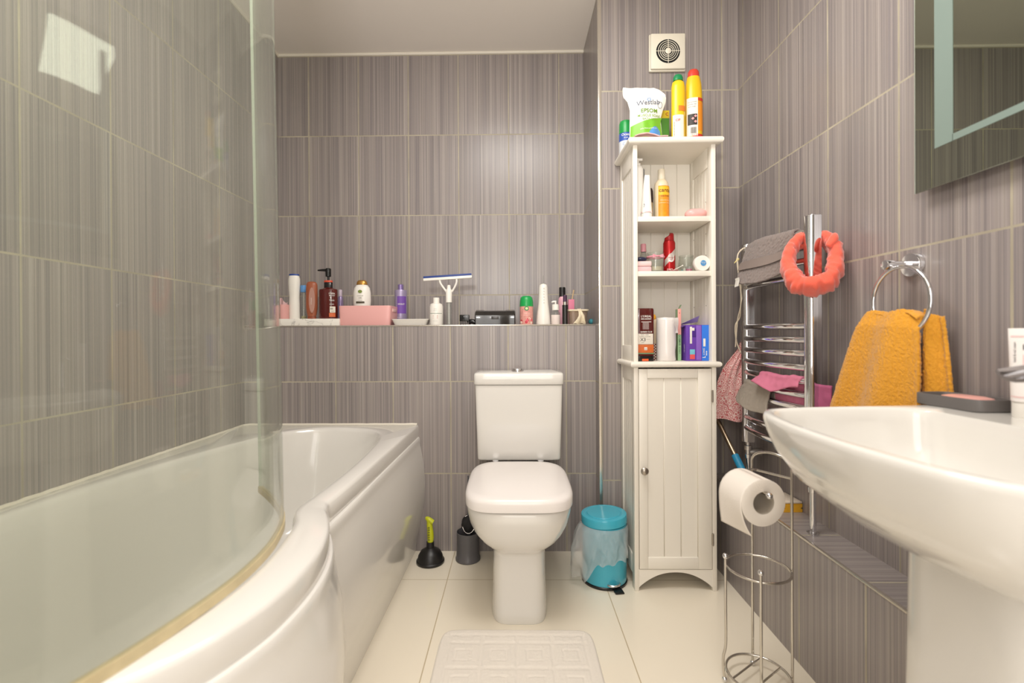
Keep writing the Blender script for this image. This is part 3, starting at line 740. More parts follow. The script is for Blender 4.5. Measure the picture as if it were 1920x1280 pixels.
# black grooming case
a0, a1 = atY(891, 581, 2.07), atY(966, 581, 2.07)
gc = thing('grooming_case', 'glossy black hard grooming case lying on the back shelf', 'case', ((a0.x + a1.x) / 2, 2.09, ZT))
w = (a1.x - a0.x) / 2; hh = a0.z - ZT
def cs(x, s): return [(x, p[0], p[1]) for p in [(-.05 * s, 0), (-.052 * s, hh * .4), (-.05 * s, hh * .62), (-.035 * s, hh * .9 * s), (-.015, hh * s), (.03, hh * s), (.05, hh * .8 * s), (.055, hh * .3), (.05, 0)]]
GLB = mat('gloss_black', (30, 27, 26), .14, coat=.5)
b = MB(); b.loft([cs(-w, .90), cs(-w + .004, 1), cs(-w + .036, 1), cs(-w + .044, .965), cs(w - .044, .965), cs(w - .036, 1), cs(w - .004, 1), cs(w, .9)])
body = b.build('shell', GLB, gc, ang=30)
rbox(body, 'latch', mat('grey_latch', (62, 58, 56), .3), -.016, .016, -.0535, -.048, hh * .36, hh * .55, .0015, 'dark grey latch')
MB().tube(crom([(-w - .030, -.02, .010), (-w - .016, -.022, .016), (-w + .002, -.022, .010)], 5), .011, 10).build('cord_plug', BLACKP, gc)
# air freshener
x, r, zt = spot(974.5, 999.5, 555, 2.05); H = zt - ZT; hb = H * .63
GRN = mat('bright_green_cap', (24, 158, 78), .35)
t, P = bottle('air_freshener', 'air freshener can with green cap and pink floral print on shelf', 'air freshener', x, 2.05, ZT, [
    ('can', mat('pink_floral_can', (226, 160, 150), .4, var=.25, vscale=90), [(r * .95, 0), (r, .003), (r, hb), (r * .9, hb + .001)]),
    ('cap', GRN, [(r * 1.02, hb), (r * 1.02, hb + .004), (r * .98, H * .82), (r * .86, H * .95), (r * .6, H), (.003, H * 1.0)])])
F5 = cyl(r)
random.seed(5)
for i in range(9): blob(P['can'], 'flower', mat(('red_flower', 'rose_flower', 'cream_flower')[i % 3], ((196, 40, 62), (224, 100, 112), (238, 214, 196))[i % 3], .5), cyl(r, lift=.0008 + .0001 * i), -r * .9 + 1.8 * r * random.random(), hb * (.06 + .28 * random.random()), .006, .006, 12)
for i in range(5): blob(P['can'], 'dark_seed', mat('dark_seed', (60, 30, 36), .5), F5, -r * .75 + .001 * i, hb * (.45 + .09 * i), .0011, .002, 8)
lo = blob(P['can'], 'logo_ring', mat('logo_green', (30, 130, 80), .5), cyl(r, lift=.0018), 0, hb * .88, .0095, .0095); blob(lo, 'logo_centre', mat('logo_pale', (206, 224, 160), .5), cyl(r, lift=.0024), 0, hb * .88, .006, .006)
letters(P['can'], [('velvet rose', 0, hb * .6, .006, .005), ('pink grapefruit', 0, hb * .5, .0045, 0)], cyl(r, lift=.0016), WINK)
# water flosser
x, r, zt = spot(1005, 1032.5, 531, 2.06); H = zt - ZT
t, P = bottle('water_flosser', 'tall white tapering oral irrigator standing beside the air freshener', 'water flosser', x, 2.06, ZT, [
    ('body', WHITEP, [(r * .97, 0), (r, .004), (r * .88, H * .25), (r * .70, H * .5), (r * .62, H * .75), (r * .58, H * .9), (r * .5, H * .955), (r * .3, H * .985)]),
    ('tip_collar', CLEARP, [(r * .34, H * .985), (r * .34, H), (r * .2, H * 1.0)])], sy=.85)
MB().tube([(0, 0, H * .98), (0, 0, H + .028), (.001, 0, H + .036)], [.0022, .0016, .001], 8).build('nozzle', CLEARP, t)
for k in range(6): blob(P['body'], 'vent_mark', mat('pale_grey_mark', (206, 202, 196), .6), lambda a, c: (a, -.85 * r * (.60 + .25 * max(0, .75 - c / H)) - .0018, c), .001, H * (.52 + .07 * k), .0035, .0022, 10)
# small pump bottle
x, r, zt = spot(1033, 1050, 564, 2.045); H = zt - ZT
t, P = bottle('travel_pump_bottle', 'small clear travel pump bottle with white cream beside the oral irrigator', 'pump bottle', x, 2.04, ZT, [
    ('body', mat('cream_filled_plastic', (232, 218, 212), .3), [(r * .95, 0), (r, .002), (r, H * .40)]),
    ('clear_top', CLEARP, [(r, H * .40), (r, H * .50), (r * .5, H * .56), (r * .45, H * .6)]),
    ('collar', WHITEP, [(r * .75, H * .60), (r * .75, H * .84), (r * .4, H * .86)])])
b = MB(); b.tube([(0, 0, H * .84), (0, 0, H * .97)], .0035, 8); b.tube([(.003, 0, H * .97), (-.010, 0, H * .97), (-.018, -.001, H * .94)], [.004, .0038, .002], 8); b.build('pump_head', WHITEP, t)
# pink bottle, black spray, mascara
x, r, zt = spot(1046.5, 1064, 556, 2.17); H = zt - ZT
t, P = bottle('pink_lotion_bottle', 'pink lotion bottle standing behind the dark mascara tube', 'bottle', x, 2.17, ZT, [('body', mat('blush_pink', (226, 170, 184), .35), [(r * .9, 0), (r, .004), (r, H * .8), (r * .9, H * .93), (r * .6, H), (.003, H)])], sy=.6)
x, r, zt = spot(1048, 1060.5, 538.5, 2.24); H = zt - ZT
t, P = bottle('hair_spray', 'tall black spray can behind the pink lotion bottle', 'spray can', x, 2.24, ZT, [('can', BLACKP, [(r * .95, 0), (r, .003), (r, H * .62), (r * .97, H * .63)]), ('cap', mat('satin_black_cap', (34, 32, 32), .3), [(r * .98, H * .635), (r * .95, H - .004), (r * .85, H)])])
x, r, zt = spot(1054, 1064.5, 553, 2.035); H = zt - ZT
t, P = bottle('mascara', 'glossy black mascara tube with plum cap and silver band', 'mascara', x, 2.035, ZT, [
    ('tube', GLB, [(r, 0), (r, H * .66), (r * .6, H * .665)]), ('band', mat('silver_band', (206, 198, 184), .2, 1), [(r * .66, H * .66), (r * .66, H * .77), (r * .6, H * .775)]), ('cap', mat('plum_cap', (66, 36, 66), .25), [(r * .72, H * .775), (r * .70, H * .985), (r * .6, H)])], sy=.9)
# pink box with wooden stick
a0, a1 = atY(1066, 561, 2.14), atY(1077, 561, 2.14)
pb = thing('nail_file_box', 'small pink carton with a wooden stick behind the rope basket', 'carton', ((a0.x + a1.x) / 2, 2.15, ZT)); w = (a1.x - a0.x) / 2; hh = a0.z - ZT
rbox(pb, 'carton', mat('candy_pink', (226, 128, 156), .5), -w, w, -.008, .008, 0, hh, .0008)
MB().tube([(.002, 0, hh - .01), (.008, 0, hh + .02), (.012, 0, hh + .044)], [.003, .003, .0035], 8).build('wooden_stick', mat('pale_wood', (206, 178, 140), .7), pb, label='pale wooden stick')
# basket with cloth
a0, a1 = atY(1064.5, 582, 2.06), atY(1102, 582, 2.06); zc = a0.z - ZT; w = (a1.x - a0.x) / 2
bk = thing('rope_basket', 'small clear basket with cream rope rim at the right end of shelf', 'basket', ((a0.x + a1.x) / 2, 2.075, ZT))
rg = lambda s, z: sring(0, 0, w * s, .04 * s, z, 5, 48)
MB().loft([rg(.88, 0), rg(.97, zc - .004), rg(.94, zc - .004), rg(.86, .003)]).build('tub', clear('beige_clear', (216, 200, 184), .1, .25, (214, 196, 178)), bk, ang=50)
b = MB(); pp = [Vector(p) for p in sring(0, 0, w * 1.0, .041, zc, 5, 40)]
b.tube(pp, .0042, 8, True); b.jitter(.001, 300); b.build('rope_rim', mat('cream_rope', (226, 212, 184), .9, bump=.6, bscale=300), bk)
rbox(bk, 'card', mat('plum_card', (104, 60, 84), .6), w * .72, w * .80, -.028, .02, .004, zc - .006, .0005, 'plum card inside')
rbox(bk, 'card', mat('peach_card', (214, 180, 150), .6), -w * .62, -w * .34, -.026, -.022, .003, zc - .006, .0005, 'peach card inside')
cl = tag(MB().grid(lambda u, v: (w * (.10 + .34 * (u - .5) * (1 + 2.6 * v * v) + .32 * (.5 - abs(v - .5)) - .05 * v), -.041 - .006 * sin(u * 7) * v - .010 * sin(v * PI) - (.004 if v > .2 else -.012 + .08 * v), zc + .007 - (zc + .005) * v + .002 * sin(u * 11)), 22, 18, .003).jitter(.0016, 160).build('cloth_pouch', mat('cream_muslin', (232, 218, 190), .95, bump=.5, bscale=250), None, origin=(0, 0, 0)), 'cream muslin pouch draped over the front of the rope basket', 'pouch')
cl.location = bk.location
x, r, zt = spot(1104.5, 1115, 593, 2.08)
tb = tag(MB().ball((0, 0, r), (r, r, r)).jitter(.001, 100).build('bath_bomb', mat('teal_ball', (60, 140, 150), .7), None), 'small teal ball in the corner of the shelf behind the basket', 'ball'); tb.location = (x, 2.10, ZT)

# ---------------- on top of the cabinet
ZK = 1.6612
x, r, zt = spot(1157, 1182, 228, 1.86); r = .027; H = zt - ZK
t, P = bottle('room_spray', 'green-capped blue and white room spray at the left of the cabinet top', 'spray can', x + .008, 1.86, ZK, [
    ('can', mat('spray_white', (222, 224, 228), .35), [(r * .96, 0), (r, .003), (r, H * .52)]), ('blue_wrap', mat('spray_blue', (54, 90, 176), .4), [(r * 1.005, H * .36), (r * 1.005, H * .60), (r * .9, H * .605)]),
    ('cap', mat('grass_green_cap', (28, 150, 70), .35), [(r, H * .605), (r * .98, H * .9), (r * .85, H * .98), (r * .6, H), (.003, H)])])
letters(P['blue_wrap'], [('Ocean', -.005, H * .50, .014, .01), ('fresh', -.005, H * .42, .008, 0)], cyl(r * 1.005), WINK)
letters(P['can'], [('Cool', -.005, H * .22, .014, 0)], cyl(r), mat('pale_blue_ink', (130, 160, 204), .6))
# bath salt pouch
ph = thing('bath_salt_pouch', 'white stand-up pouch of bath salt with green band on the cabinet', 'pouch', (atY(1212, 258, 1.765).x, 1.765, ZK), rotz=.0)
def pl(u, v): p = atY(u, v, 1.765); return (p.x - ph.location.x, p.z - ZK)
row = [(1181, 1244, 276.5), (1180, 1243, 262), (1180.5, 1240, 240), (1181, 1238, 224), (1181, 1243, 206), (1177, 1248, 192), (1170, 1249.5, 183), (1168.5, 1248, 176), (1168, 1236, 167), (1168.5, 1226, 163.5)]
def prow(v):
    q = v * (len(row) - 1); i = min(int(q), len(row) - 2); f = q - i
    return [row[i][k] * (1 - f) + row[i + 1][k] * f for k in range(3)]
def pface(u, v, sgn):
    l, r_, y = prow(v); a = pl(l + (r_ - l) * u, y)
    th = .030 * (1 - v) ** .8 * (1 - abs(2 * u - 1) ** 2.4) + .0012
    return (a[0], sgn * th + .006 * v + .004 * noise.noise(Vector((u * 5, v * 5, 1.7))), max(a[1], 0))
b = MB(); b.grid(lambda u, v: pface(u, v, -1), 26, 34); b.grid(lambda u, v: pface(u, v, 1), 26, 34); bmesh.ops.remove_doubles(b.bm, verts=b.bm.verts, dist=.0003)
pbod = b.build('pouch_body', mat('pouch_white', (240, 238, 232), .32), ph, ang=80)
def pf(dy):
    def f(a, c):
        v = 0; best = None
        for i in range(61):
            l, r_, y = prow(i / 60); q = abs(pl(l, y)[1] - c)
            if best is None or q < best: best = q; v = i / 60
        l, r_, y = prow(v); xl, xr = pl(l, y)[0], pl(r_, y)[0]; u = min(max((a - xl) / (xr - xl), 0), 1)
        p = pface(u, v, -1); return (a, p[1] - dy, c)
    return f
def ptop(l): return .036 + .012 * l + .006 * sin(l * 7)
b = MB(); xl, xr = pl(1181.5, 250)[0], pl(1239, 250)[0]
def band(u, v):
    l, r_, y = prow(.02 + .38 * v); x0, x1 = pl(l, y)[0], pl(r_, y)[0]; c = .002 + (.064 + .040 * u * (1 - .15 * u)) * v; a = x0 + .001 + (x1 - x0 - .002) * u
    return pf(.0010)(a, c)
b.grid(band, 20, 8); b.build('green_band', mat('pouch_green', (120, 186, 48), .4), pbod, recalc=False)
b = MB(); b.grid(lambda u, v: pf(.0016)(.004 + .045 * u, .030 + .030 * v * sin(.3 + u * 2.4)), 12, 4); b.build('blue_panel', mat('pouch_blue', (86, 150, 214), .4), pbod, recalc=False)
PFN = pf(.0018)
letters(pbod, [('Westlab', .004, pl(1210, 200)[1], .026, 0)], lambda a, c: PFN(a, c + a * .08), mat('slate_ink', (80, 86, 104), .6))
letters(pbod, [('EPSOM', .006, pl(1210, 215)[1], .021, .015)], PFN, mat('lime_ink', (112, 150, 40), .6))
letters(pbod, [('MUSCLE SOAK', .006, pl(1210, 223)[1], .0135, .01), ('BATH SALT', .008, pl(1210, 229.5)[1], .0115, .005)], PFN, mat('pale_lime_ink', (134, 168, 70), .6))
letters(pbod, [('100% PURE & NATURAL', .002, pl(1210, 247)[1], .0062, .004)], lambda a, c: PFN(a, c + a * .06), WINK)
fl = MB()
for k in range(6):
    a = k * PI / 3; fl.faces([PFN(.006 + .0058 * cos(a) + .0022 * cos(q * PI / 4), pl(1210, 190)[1] + .0058 * sin(a) + .0022 * sin(q * PI / 4)) for q in range(8)], [tuple(range(8))])
fl.build('flower_emblem', mat('emblem_blue', (120, 160, 206), .5), pbod, smooth=False, recalc=False)
b = MB(); b.tube([PFN(pl(1236, 199)[0] + .0085 * cos(i * PI / 12), pl(1236, 199)[1] + .011 * sin(i * PI / 12) * (1 if i < 12 else 1.15)) for i in range(24)], .0006, 5, True); b.build('drop_emblem', mat('slate_ink', (80, 86, 104)), pbod)
# green and yellow carton behind
a0, a1 = atY(1226, 212, 1.85), atY(1251.5, 212, 1.85)
gb = thing('cleaner_carton', 'green and yellow carton standing behind the bath salt pouch', 'carton', ((a0.x + a1.x) / 2, 1.85, ZK)); w = (a1.x - a0.x) / 2; hh = a0.z - ZK
rbox(gb, 'carton', mat('leaf_green', (92, 156, 66), .5), -w, w, -.02, .02, 0, hh, .001)
rbox(gb, 'yellow_top', mat('carton_yellow', (238, 212, 60), .5), -w - .0006, w + .0006, -.0206, .0206, hh - .030, hh + .0006, .001)
letters(gb, [('C', w * .66, hh - .020, .016, .02)], flat(-.0216), mat('carton_red', (190, 60, 50), .5))
# folded pink cloth at the front edge
pc = tag(MB().grid(lambda u, v: (-.060 + .120 * u, -.014 + .028 * v, .003 + .016 * max(0, sin(PI * min(1, u * 1.3 + .05))) * (.6 + .4 * sin(v * PI)) + .0015 * noise.noise(Vector((u * 6, v * 4, 0)))), 26, 8, .003).build('face_cloth', mat('pale_pink_cloth', (232, 186, 188), .9, bump=.4, bscale=500), None), 'folded pale pink cloth on the front edge of the cabinet top', 'cloth')
pc.location = (atY(1218, 258, 1.715).x, 1.702, ZK)
# yellow cleaner spray
YEL = mat('lemon_yellow', (244, 202, 34), .3)
x, r, zt = spot(1258.5, 1284, 140, 1.77); H = zt - ZK; hb = atY(1260, 152, 1.77).z - ZK
t, P = bottle('cleaning_cream', 'yellow cleaning bottle with green cap on top of the cabinet', 'bottle', x, 1.77, ZK, [
    ('body', YEL, [(r * .92, 0), (r * .97, .003), (r, H * .4), (r * .98, hb * .9), (r * .85, hb * .97), (r * .5, hb)]), ('cap', mat('emerald_cap', (20, 134, 78), .35), [(r * .72, hb - .001), (r * .70, hb + .012), (r * .52, H - .003), (r * .3, H), (.003, H)])], sy=.75)
F6 = cyl(r, 0, r * .75)
lb = patch(P['body'], 'label', mat('cleaner_label', (238, 232, 216), .5), F6, -r * 1.1, r * .6, .006, hb * .44)
letters(lb, [('CIF', -r * .3, hb * .34, .012, .02)], cyl(r, 0, r * .75, .0016), mat('carton_red', (190, 60, 50)))
b = MB(); F7 = cyl(r, 0, r * .75, .0022)
patch(P['body'], 'orange_stripe', mat('orange_stripe', (236, 130, 44), .5), cyl(r, 0, r * .75, .001), -r * .2, r * 1.0, hb * .50, hb * .58)
letters(lb, [('cream with micro particles', 0, 0, .006, 0)], lambda a, c: F7(-r * .75 - c, hb * .22 + a * .85), INK)
# bleach bottle
x, r, zt = spot(1284, 1316, 131, 1.79); H = zt - ZK
hc = atY(1290, 146, 1.79).z - ZK
t, P = bottle('bleach_bottle', 'tall yellow bleach bottle with red cap on top of the cabinet', 'bottle', x, 1.79, ZK, [
    ('body', mat('bleach_yellow', (242, 194, 28), .32), [(r * .94, 0), (r, .004), (r, H * .55), (r * .98, H * .68), (r * .9, H * .80), (r * .72, H * .895), (r * .66, hc)]),
    ('cap', mat('red_cap', (214, 66, 48), .35), [(r * .67, hc), (r * .64, H - .012), (r * .5, H - .003), (r * .3, H), (.003, H)])], sy=.8)
F8 = cyl(r, 0, r * .8)
wl = patch(P['body'], 'warning_label', mat('label_white', (236, 230, 220), .5), F8, -r * 1.15, r * .2, H * .11, H * .60)
for i, (lx, ly) in enumerate(((-.003, .36), (-.012, .33), (-.003, .29))):
    b = MB(); s = .0055; F9 = cyl(r, 0, r * .8, .0026)
    b.faces([F9(lx, H * ly + s), F9(lx + s, H * ly), F9(lx, H * ly - s), F9(lx - s, H * ly)], [(0, 1, 2, 3)]); b.build('hazard_diamond', mat('hazard_pink', (230, 160, 160), .5), wl, smooth=False, recalc=False)
patch(wl, 'dark_panel', mat('dark_panel', (50, 46, 44), .5), cyl(r, 0, r * .8, .0016), -r * .95, r * .1, H * .25, H * .39)
b = MB(); FB = cyl(r, 0, r * .8, .002); xx = -.020
for k in range(11):
    ww = (.0006, .0011, .0008, .0014)[k % 4]; b.faces([FB(xx, H * .14), FB(xx + ww, H * .14), FB(xx + ww, H * .22), FB(xx, H * .22)], [(0, 1, 2, 3)]); xx += ww + .0009
b.build('bar_code', INK, wl, smooth=False, recalc=False)
letters(wl, [('keep out of reach', -r * .45, H * .54, .0045, 0), ('of children. wear', -r * .45, H * .51, .0045, 0), ('gloves. danger', -r * .45, H * .48, .0045, 0), ('750 ml', -r * .4, H * .118, .005, 0)], cyl(r, 0, r * .8, .0018), INK)
patch(P['body'], 'orange_label', mat('label_orange', (238, 148, 36), .5), F8, r * .22, r * 1.5, H * .18, H * .55)
patch(P['body'], 'red_stripe', mat('label_red', (208, 58, 44), .5), F8, r * .22, r * 1.5, H * .56, H * .60)
patch(P['body'], 'red_stripe', mat('label_red', (208, 58, 44)), F8, -r * .4, r * 1.5, H * .075, H * .135)
# ---------------- cabinet, upper compartment
ZA, ZB, ZD = 1.3772, 1.1762, .8432
def spotb(u0, u1, vt, Y, zb):
    x, r, zt = spot(u0, u1, vt, Y); return x, r, zt - zb
x, r, H = spotb(1181, 1203, 300, 1.77, ZA); x = max(x, cx0 + .016 + .0205); r = .0195
hb = atY(1190, 312, 1.77).z - ZA
t, P = bottle('pump_lotion_bottle', 'white pump lotion bottle at the left edge of top cabinet shelf', 'bottle', x, 1.775, ZA, [
    ('body', WHITEP, [(r * .95, 0), (r, .003), (r, hb * .95), (r * .8, hb), (r * .4, hb + .004)]), ('collar', WHITEP, [(r * .5, hb), (r * .5, hb + .012), (r * .2, hb + .013)])], sy=.8)
b = MB(); b.tube([(0, 0, hb), (0, 0, H + .004)], .004, 8); b.tube([(-.004, 0, H + .004), (.016, -.002, H + .002)], .005, 8); b.build('pump', WHITEP, t)
x, r, H = spotb(1197, 1209.5, 317, 1.84, ZA); hb = H * .72
t, P = bottle('deodorant_can', 'silver and blue deodorant can behind the white tapered tube', 'spray can', x, 1.845, ZA, [
    ('can', mat('silver_can', (176, 190, 214), .3, .5), [(r * .95, 0), (r, .003), (r, hb), (r * .9, hb + .003)]), ('cap', mat('silver_grey_cap', (150, 154, 160), .3, .4), [(r * .95, hb + .003), (r * .93, H - .004), (r * .8, H), (.003, H)])])
b = MB(); F = cyl(r); 
for k in range(3): b.faces([F(-.006 + .008 * cos(a * PI / 6), hb * (.35 + .22 * k) + .012 * sin(a * PI / 6)) for a in range(-3, 4)] + [F(-.006 + .005 * cos(a * PI / 6), hb * (.35 + .22 * k) + .009 * sin(a * PI / 6)) for a in range(3, -4, -1)], [tuple(range(14))])
b.build('blue_swirl', mat('swirl_blue', (60, 80, 170), .4), P['can'], smooth=False, recalc=False)
# tapered tube
x, r, H = spotb(1200, 1223, 328, 1.755, ZA)
t = thing('cream_tube', 'white tapered cream tube standing on its cap on top cabinet shelf', 'tube', (x, 1.755, ZA))
R = []
for i in range(13):
    q = i / 12; R.append(sring(.004 * q * q, 0, r * (.92 - .50 * q), r * (.88 * (1 - q) ** .7 + .03), .02 + (H - .02) * q, 2.4, 32))
b = MB().loft(R); tbod = b.build('tube', WHITEP, t, ang=50)
MB().lathe([(r * .88, 0), (r * .92, .002), (r * .92, .019)]).build('cap', WHITEP, t)
patch(tbod, 'pink_ring', mat('pink_line', (230, 176, 178), .5), cyl(r * .92, 0, r * .90, .0010), -r * 1.2, r * 1.2, .0215, .0245)
letters(tbod, [('hydrate', 0, 0, .008, 0)], lambda a, c: (-r * .45 - c * .8 + a * .12, -r * .78 + .004 * (a > 0), H * .32 + a), mat('slate_ink', (80, 86, 104)))
x, r, H = spotb(1216, 1225, 353, 1.86, ZA)
t, P = bottle('hair_brush', 'dark narrow hair tool standing behind the orange bottle', 'brush', x, 1.862, ZA, [('grip', mat('tan_grip', (196, 170, 120), .5), [(r * .8, 0), (r * .8, H * .6), (r * .7, H * .62)]), ('head', mat('dark_brown_plastic', (58, 40, 36), .35), [(r * .9, H * .62), (r, H * .72), (r * .9, H * .92), (r * .5, H), (.003, H)])])
x, r, H = spotb(1226.5, 1253.5, 318, 1.80, ZA); hb = H * .80
t, P = bottle('hair_cream_bottle', 'orange-labelled hair cream bottle with ivory cap on top cabinet shelf', 'bottle', x, 1.80, ZA, [
    ('body', mat('ivory_bottle', (232, 216, 184), .35), [(r * .95, 0), (r, .003), (r, hb * .82), (r * .9, hb * .92), (r * .55, hb), (r * .4, hb)]), ('cap', mat('ivory_cap', (238, 228, 206), .35), [(r * .50, hb), (r * .47, H - .002), (r * .4, H), (.003, H)])])
F = cyl(r); lb = patch(P['body'], 'label', mat('vivid_orange', (246, 150, 30), .4, var=.25, vscale=60), F, -r * .72, r * 1.45, .002, hb * .82)
F = cyl(r, lift=.0018)
patch(lb, 'yellow_panel', mat('warm_yellow', (250, 190, 40), .4), cyl(r, lift=.0014), -r * .68, r * 1.4, hb * .60, hb * .80, label='yellow top of the label')
letters(lb, [('cantu', r * .2, hb * .67, .021, .01), ('shea butter', r * .2, hb * .56, .007, .01)], cyl(r, lift=.0022), mat('brown_ink', (110, 60, 24), .6))
letters(lb, [('natural hair', r * .2, hb * .46, .008, .005), ('activator cream', r * .2, hb * .40, .007, .005)], F, mat('peach_ink', (252, 214, 160), .6))
# pink soap pouch
p = atY(1303, 402, 1.77)
t = thing('soap_pouch', 'glossy pale pink pouch lying at right of top cabinet shelf', 'pouch', (p.x, 1.775, ZA))
MB().ball((.006, 0, .0215), (.043, .028, .0205), 24, 12).jitter(.003, 40, 3).build('pouch', mat('satin_pink', (232, 176, 172), .3), t)
MB().grid(lambda u, v: (-.040 - .022 * u, -.012 + .024 * v * (1 - .3 * u), .0075 + .004 * sin(v * 8 + u * 3)), 6, 8, .0015).build('twisted_end', mat('satin_pink', (232, 176, 172)), t)
# ---------------- middle compartment
p = atY(1200, 506, 1.745)
t = thing('soap_box', 'pale pink soap box at the left end of middle cabinet shelf', 'box', (cx0 + .016 + .030, 1.75, ZB)); hh = atY(1200, 489, 1.73).z - ZB
rbox(t, 'tray', mat('soapbox_pink', (232, 190, 192), .4), -.0285, .0285, -.02, .02, 0, hh * .5, .006); rbox(t, 'lid', mat('soapbox_lid', (238, 208, 206), .35), -.029, .029, -.0205, .0205, hh * .5, hh, .006)
o = tag(MB().ball((0, 0, .009), (.022, .016, .009), 20, 8).build('compact_case', mat('navy_compact', (40, 44, 74), .3), None), 'dark navy compact lying on the pink soap box', 'compact'); o.location = (cx0 + .016 + .024, 1.752, ZB + hh + .0002)
x, r, H = spotb(1200.5, 1213.5, 457, 1.82, ZB); hb = H * .74
t, P = bottle('travel_toner_bottle', 'small clear bottle with pink cap behind the pink soap box', 'bottle', x, 1.825, ZB, [('body', CLEARP, [(r * .95, 0), (r, .003), (r, hb * .8), (r * .7, hb * .97), (r * .6, hb)]), ('liquid', mat('pale_liquid', (226, 208, 192), .3), [(r * .88, .003), (r * .88, hb * .45)]), ('cap', mat('rose_cap', (228, 160, 170), .4), [(r * .78, hb), (r * .76, H - .003), (r * .66, H), (.003, H)])])
x, r, H = spotb(1214, 1244, 474, 1.765, ZB)
JAR = clear('jar_glass', (240, 242, 238), .03, .06)
t, P = bottle('candle_jar', 'short glass jar with a pink bow around its rim', 'jar', x, 1.765, ZB, [('glass', JAR, [(r * .88, 0), (r * .98, .003), (r, H * .9), (r, H), (r * .93, H), (r * .9, .005), (.003, .005)]), ('wax', mat('cream_wax', (226, 212, 190), .5), [(r * .86, .006), (r * .88, H * .28), (.003, H * .28)])])
b = MB(); b.tube([(r * 1.02 * cos(2 * PI * i / 30), r * 1.02 * sin(2 * PI * i / 30), H * .78) for i in range(30)], .0035, 6, True)
for s in (-1, 1):
    b.grid(lambda u, v: (s * (.003 + .014 * sin(PI * min(1, u * .62 + .02)) + .004 * u), -r * 1.05 - .003 * sin(PI * u), H * .78 + (.0065 * sin(PI * u * .8 + .2)) * (2 * v - 1)), 8, 4, .0012)
b.ball((0, -r * 1.08, H * .78), .0035, 10, 6); b.build('bow', mat('bow_pink', (228, 150, 164), .5), t, label='pink ribbon bow')
x, r, H = spotb(1243.5, 1265.5, 437, 1.79, ZB); hb = H * .80; REDM = mat('metallic_red', (184, 28, 32), .22, .35)
t, P = bottle('body_spray', 'red body spray can with slanted cap on middle cabinet shelf', 'spray can', x, 1.79, ZB, [('can', REDM, [(r * .92, 0), (r, .004), (r, hb * .93), (r * .86, hb)])])
b = MB(); n = 28
b.loft([[(q * r * cos(2 * PI * i / n), q * r * sin(2 * PI * i / n), hb + .001 + f * (H - hb) * (.72 + .28 * cos(2 * PI * i / n)) + .0) for i in range(n)] for q, f in ((.82, 0), (.80, .05), (.76, .8), (.62, .98), (.1, 1.0))]); b.build('cap', mat('deep_red_cap', (168, 24, 30), .3), t)
F = cyl(r); b = MB(); b.grid(lambda u, v: F(-r * 1.1 + 2.2 * r * u, hb * (.20 + .10 * v + .40 * u + .10 * v)), 10, 2); b.build('silver_sash', mat('sash_silver', (206, 196, 188), .35, .4), P['can'], recalc=False)
em = blob(P['can'], 'round_emblem', mat('emblem_silver', (214, 206, 200), .4), cyl(r, lift=.0014), 0, hb * .46, .0125, .0165)
letters(em, [('Old Spice', 0, hb * .45, .006, 0), ('original', 0, hb * .40, .005, 0)], cyl(r, lift=.002), mat('red_ink', (170, 40, 44), .6))
letters(P['can'], [('DEO', -r * .2, hb * .07, .010, .01)], cyl(r, lift=.0012), WINK)
x, r, H = spotb(1273.5, 1303, 479, 1.80, ZB)
t, P = bottle('glass_jar', 'clear rounded glass jar with a thick rim on middle cabinet shelf', 'jar', x, 1.81, ZB, [('glass', JAR, [(r * .7, 0), (r * .9, .004), (r, H * .4), (r * .93, H * .8), (r * .86, H * .86), (r * .9, H * .9), (r * .9, H), (r * .82, H), (r * .82, H * .85), (r * .9, H * .4), (.003, .005)])])
for i in range(5): MB().ball((.012 * cos(i * 1.3), .012 * sin(i * 1.3), .013 + .004 * (i % 2)), .007, 10, 6).build('bead', mat(('bead_blue', 'bead_white')[i % 2], ((130, 190, 200), (226, 226, 220))[i % 2], .4), t)
p = atY(1293, 503, 1.745)
o = thing('bath_pearls_pot', 'tiny clear pot of magenta beads beside the white tin', 'pot', (p.x, 1.75, ZB))
MB().lathe([(.011, 0), (.013, .002), (.0135, .020), (.0125, .020), (.011, .003), (.002, .003)], n=20).build('pot', JAR, o); MB().lathe([(.0105, .0035), (.0115, .011), (.003, .012)], n=16).build('filling', mat('magenta_beads', (206, 56, 120), .4, bump=.8, bscale=500), o)
p = atY(1315, 494, 1.735)
t = thing('ointment_tin', 'round white tin with blue label standing on edge', 'tin', (p.x, 1.735, p.z)); rr = p.z - ZB
TM = Matrix.Rotation(PI / 2, 4, 'X')
MB().lathe([(rr * .95, -.012), (rr, -.010), (rr, .010), (rr * .93, .013), (.003, .0135)], mtx=TM, n=32).build('tin', WHITEP, t)
lb = blob(t, 'label', mat('tin_blue', (66, 146, 206), .5), flat(-.0145), .002, 0, .0105, .0105, 28); letters(lb, [('FROZEN', .002, .001, .0046, .01), ('honey balm', .002, -.004, .003, 0)], flat(-.0152), WINK)
o = tag(MB().tube([(-.022, 0, .0016), (.020, .004, .0225)], .0011, 8).ball((.021, .004, .0232), (.0032, .0022, .0022), 10, 6).ball((-.023, 0, .0022), (.0035, .0022, .0022), 10, 6).build('cotton_bud', WHITEP, None), 'white cotton bud leaning beside the red body spray', 'cotton bud'); o.location = (atY(1270, 500, 1.735).x, 1.735, ZB)
# little cosmetic sachet on shelf under spray
o = tag(MB().grid(lambda u, v: (-.02 + .04 * u, -.008 + .016 * v, .0035 + .0025 * sin(u * 9) * sin(v * 5)), 14, 6, .001).build('foil_sachet', mat('silver_red_foil', (196, 120, 120), .3, .4), None), 'crumpled silver foil sachet in front of the red can', 'sachet'); o.location = (atY(1262, 505, 1.73).x, 1.733, ZB)
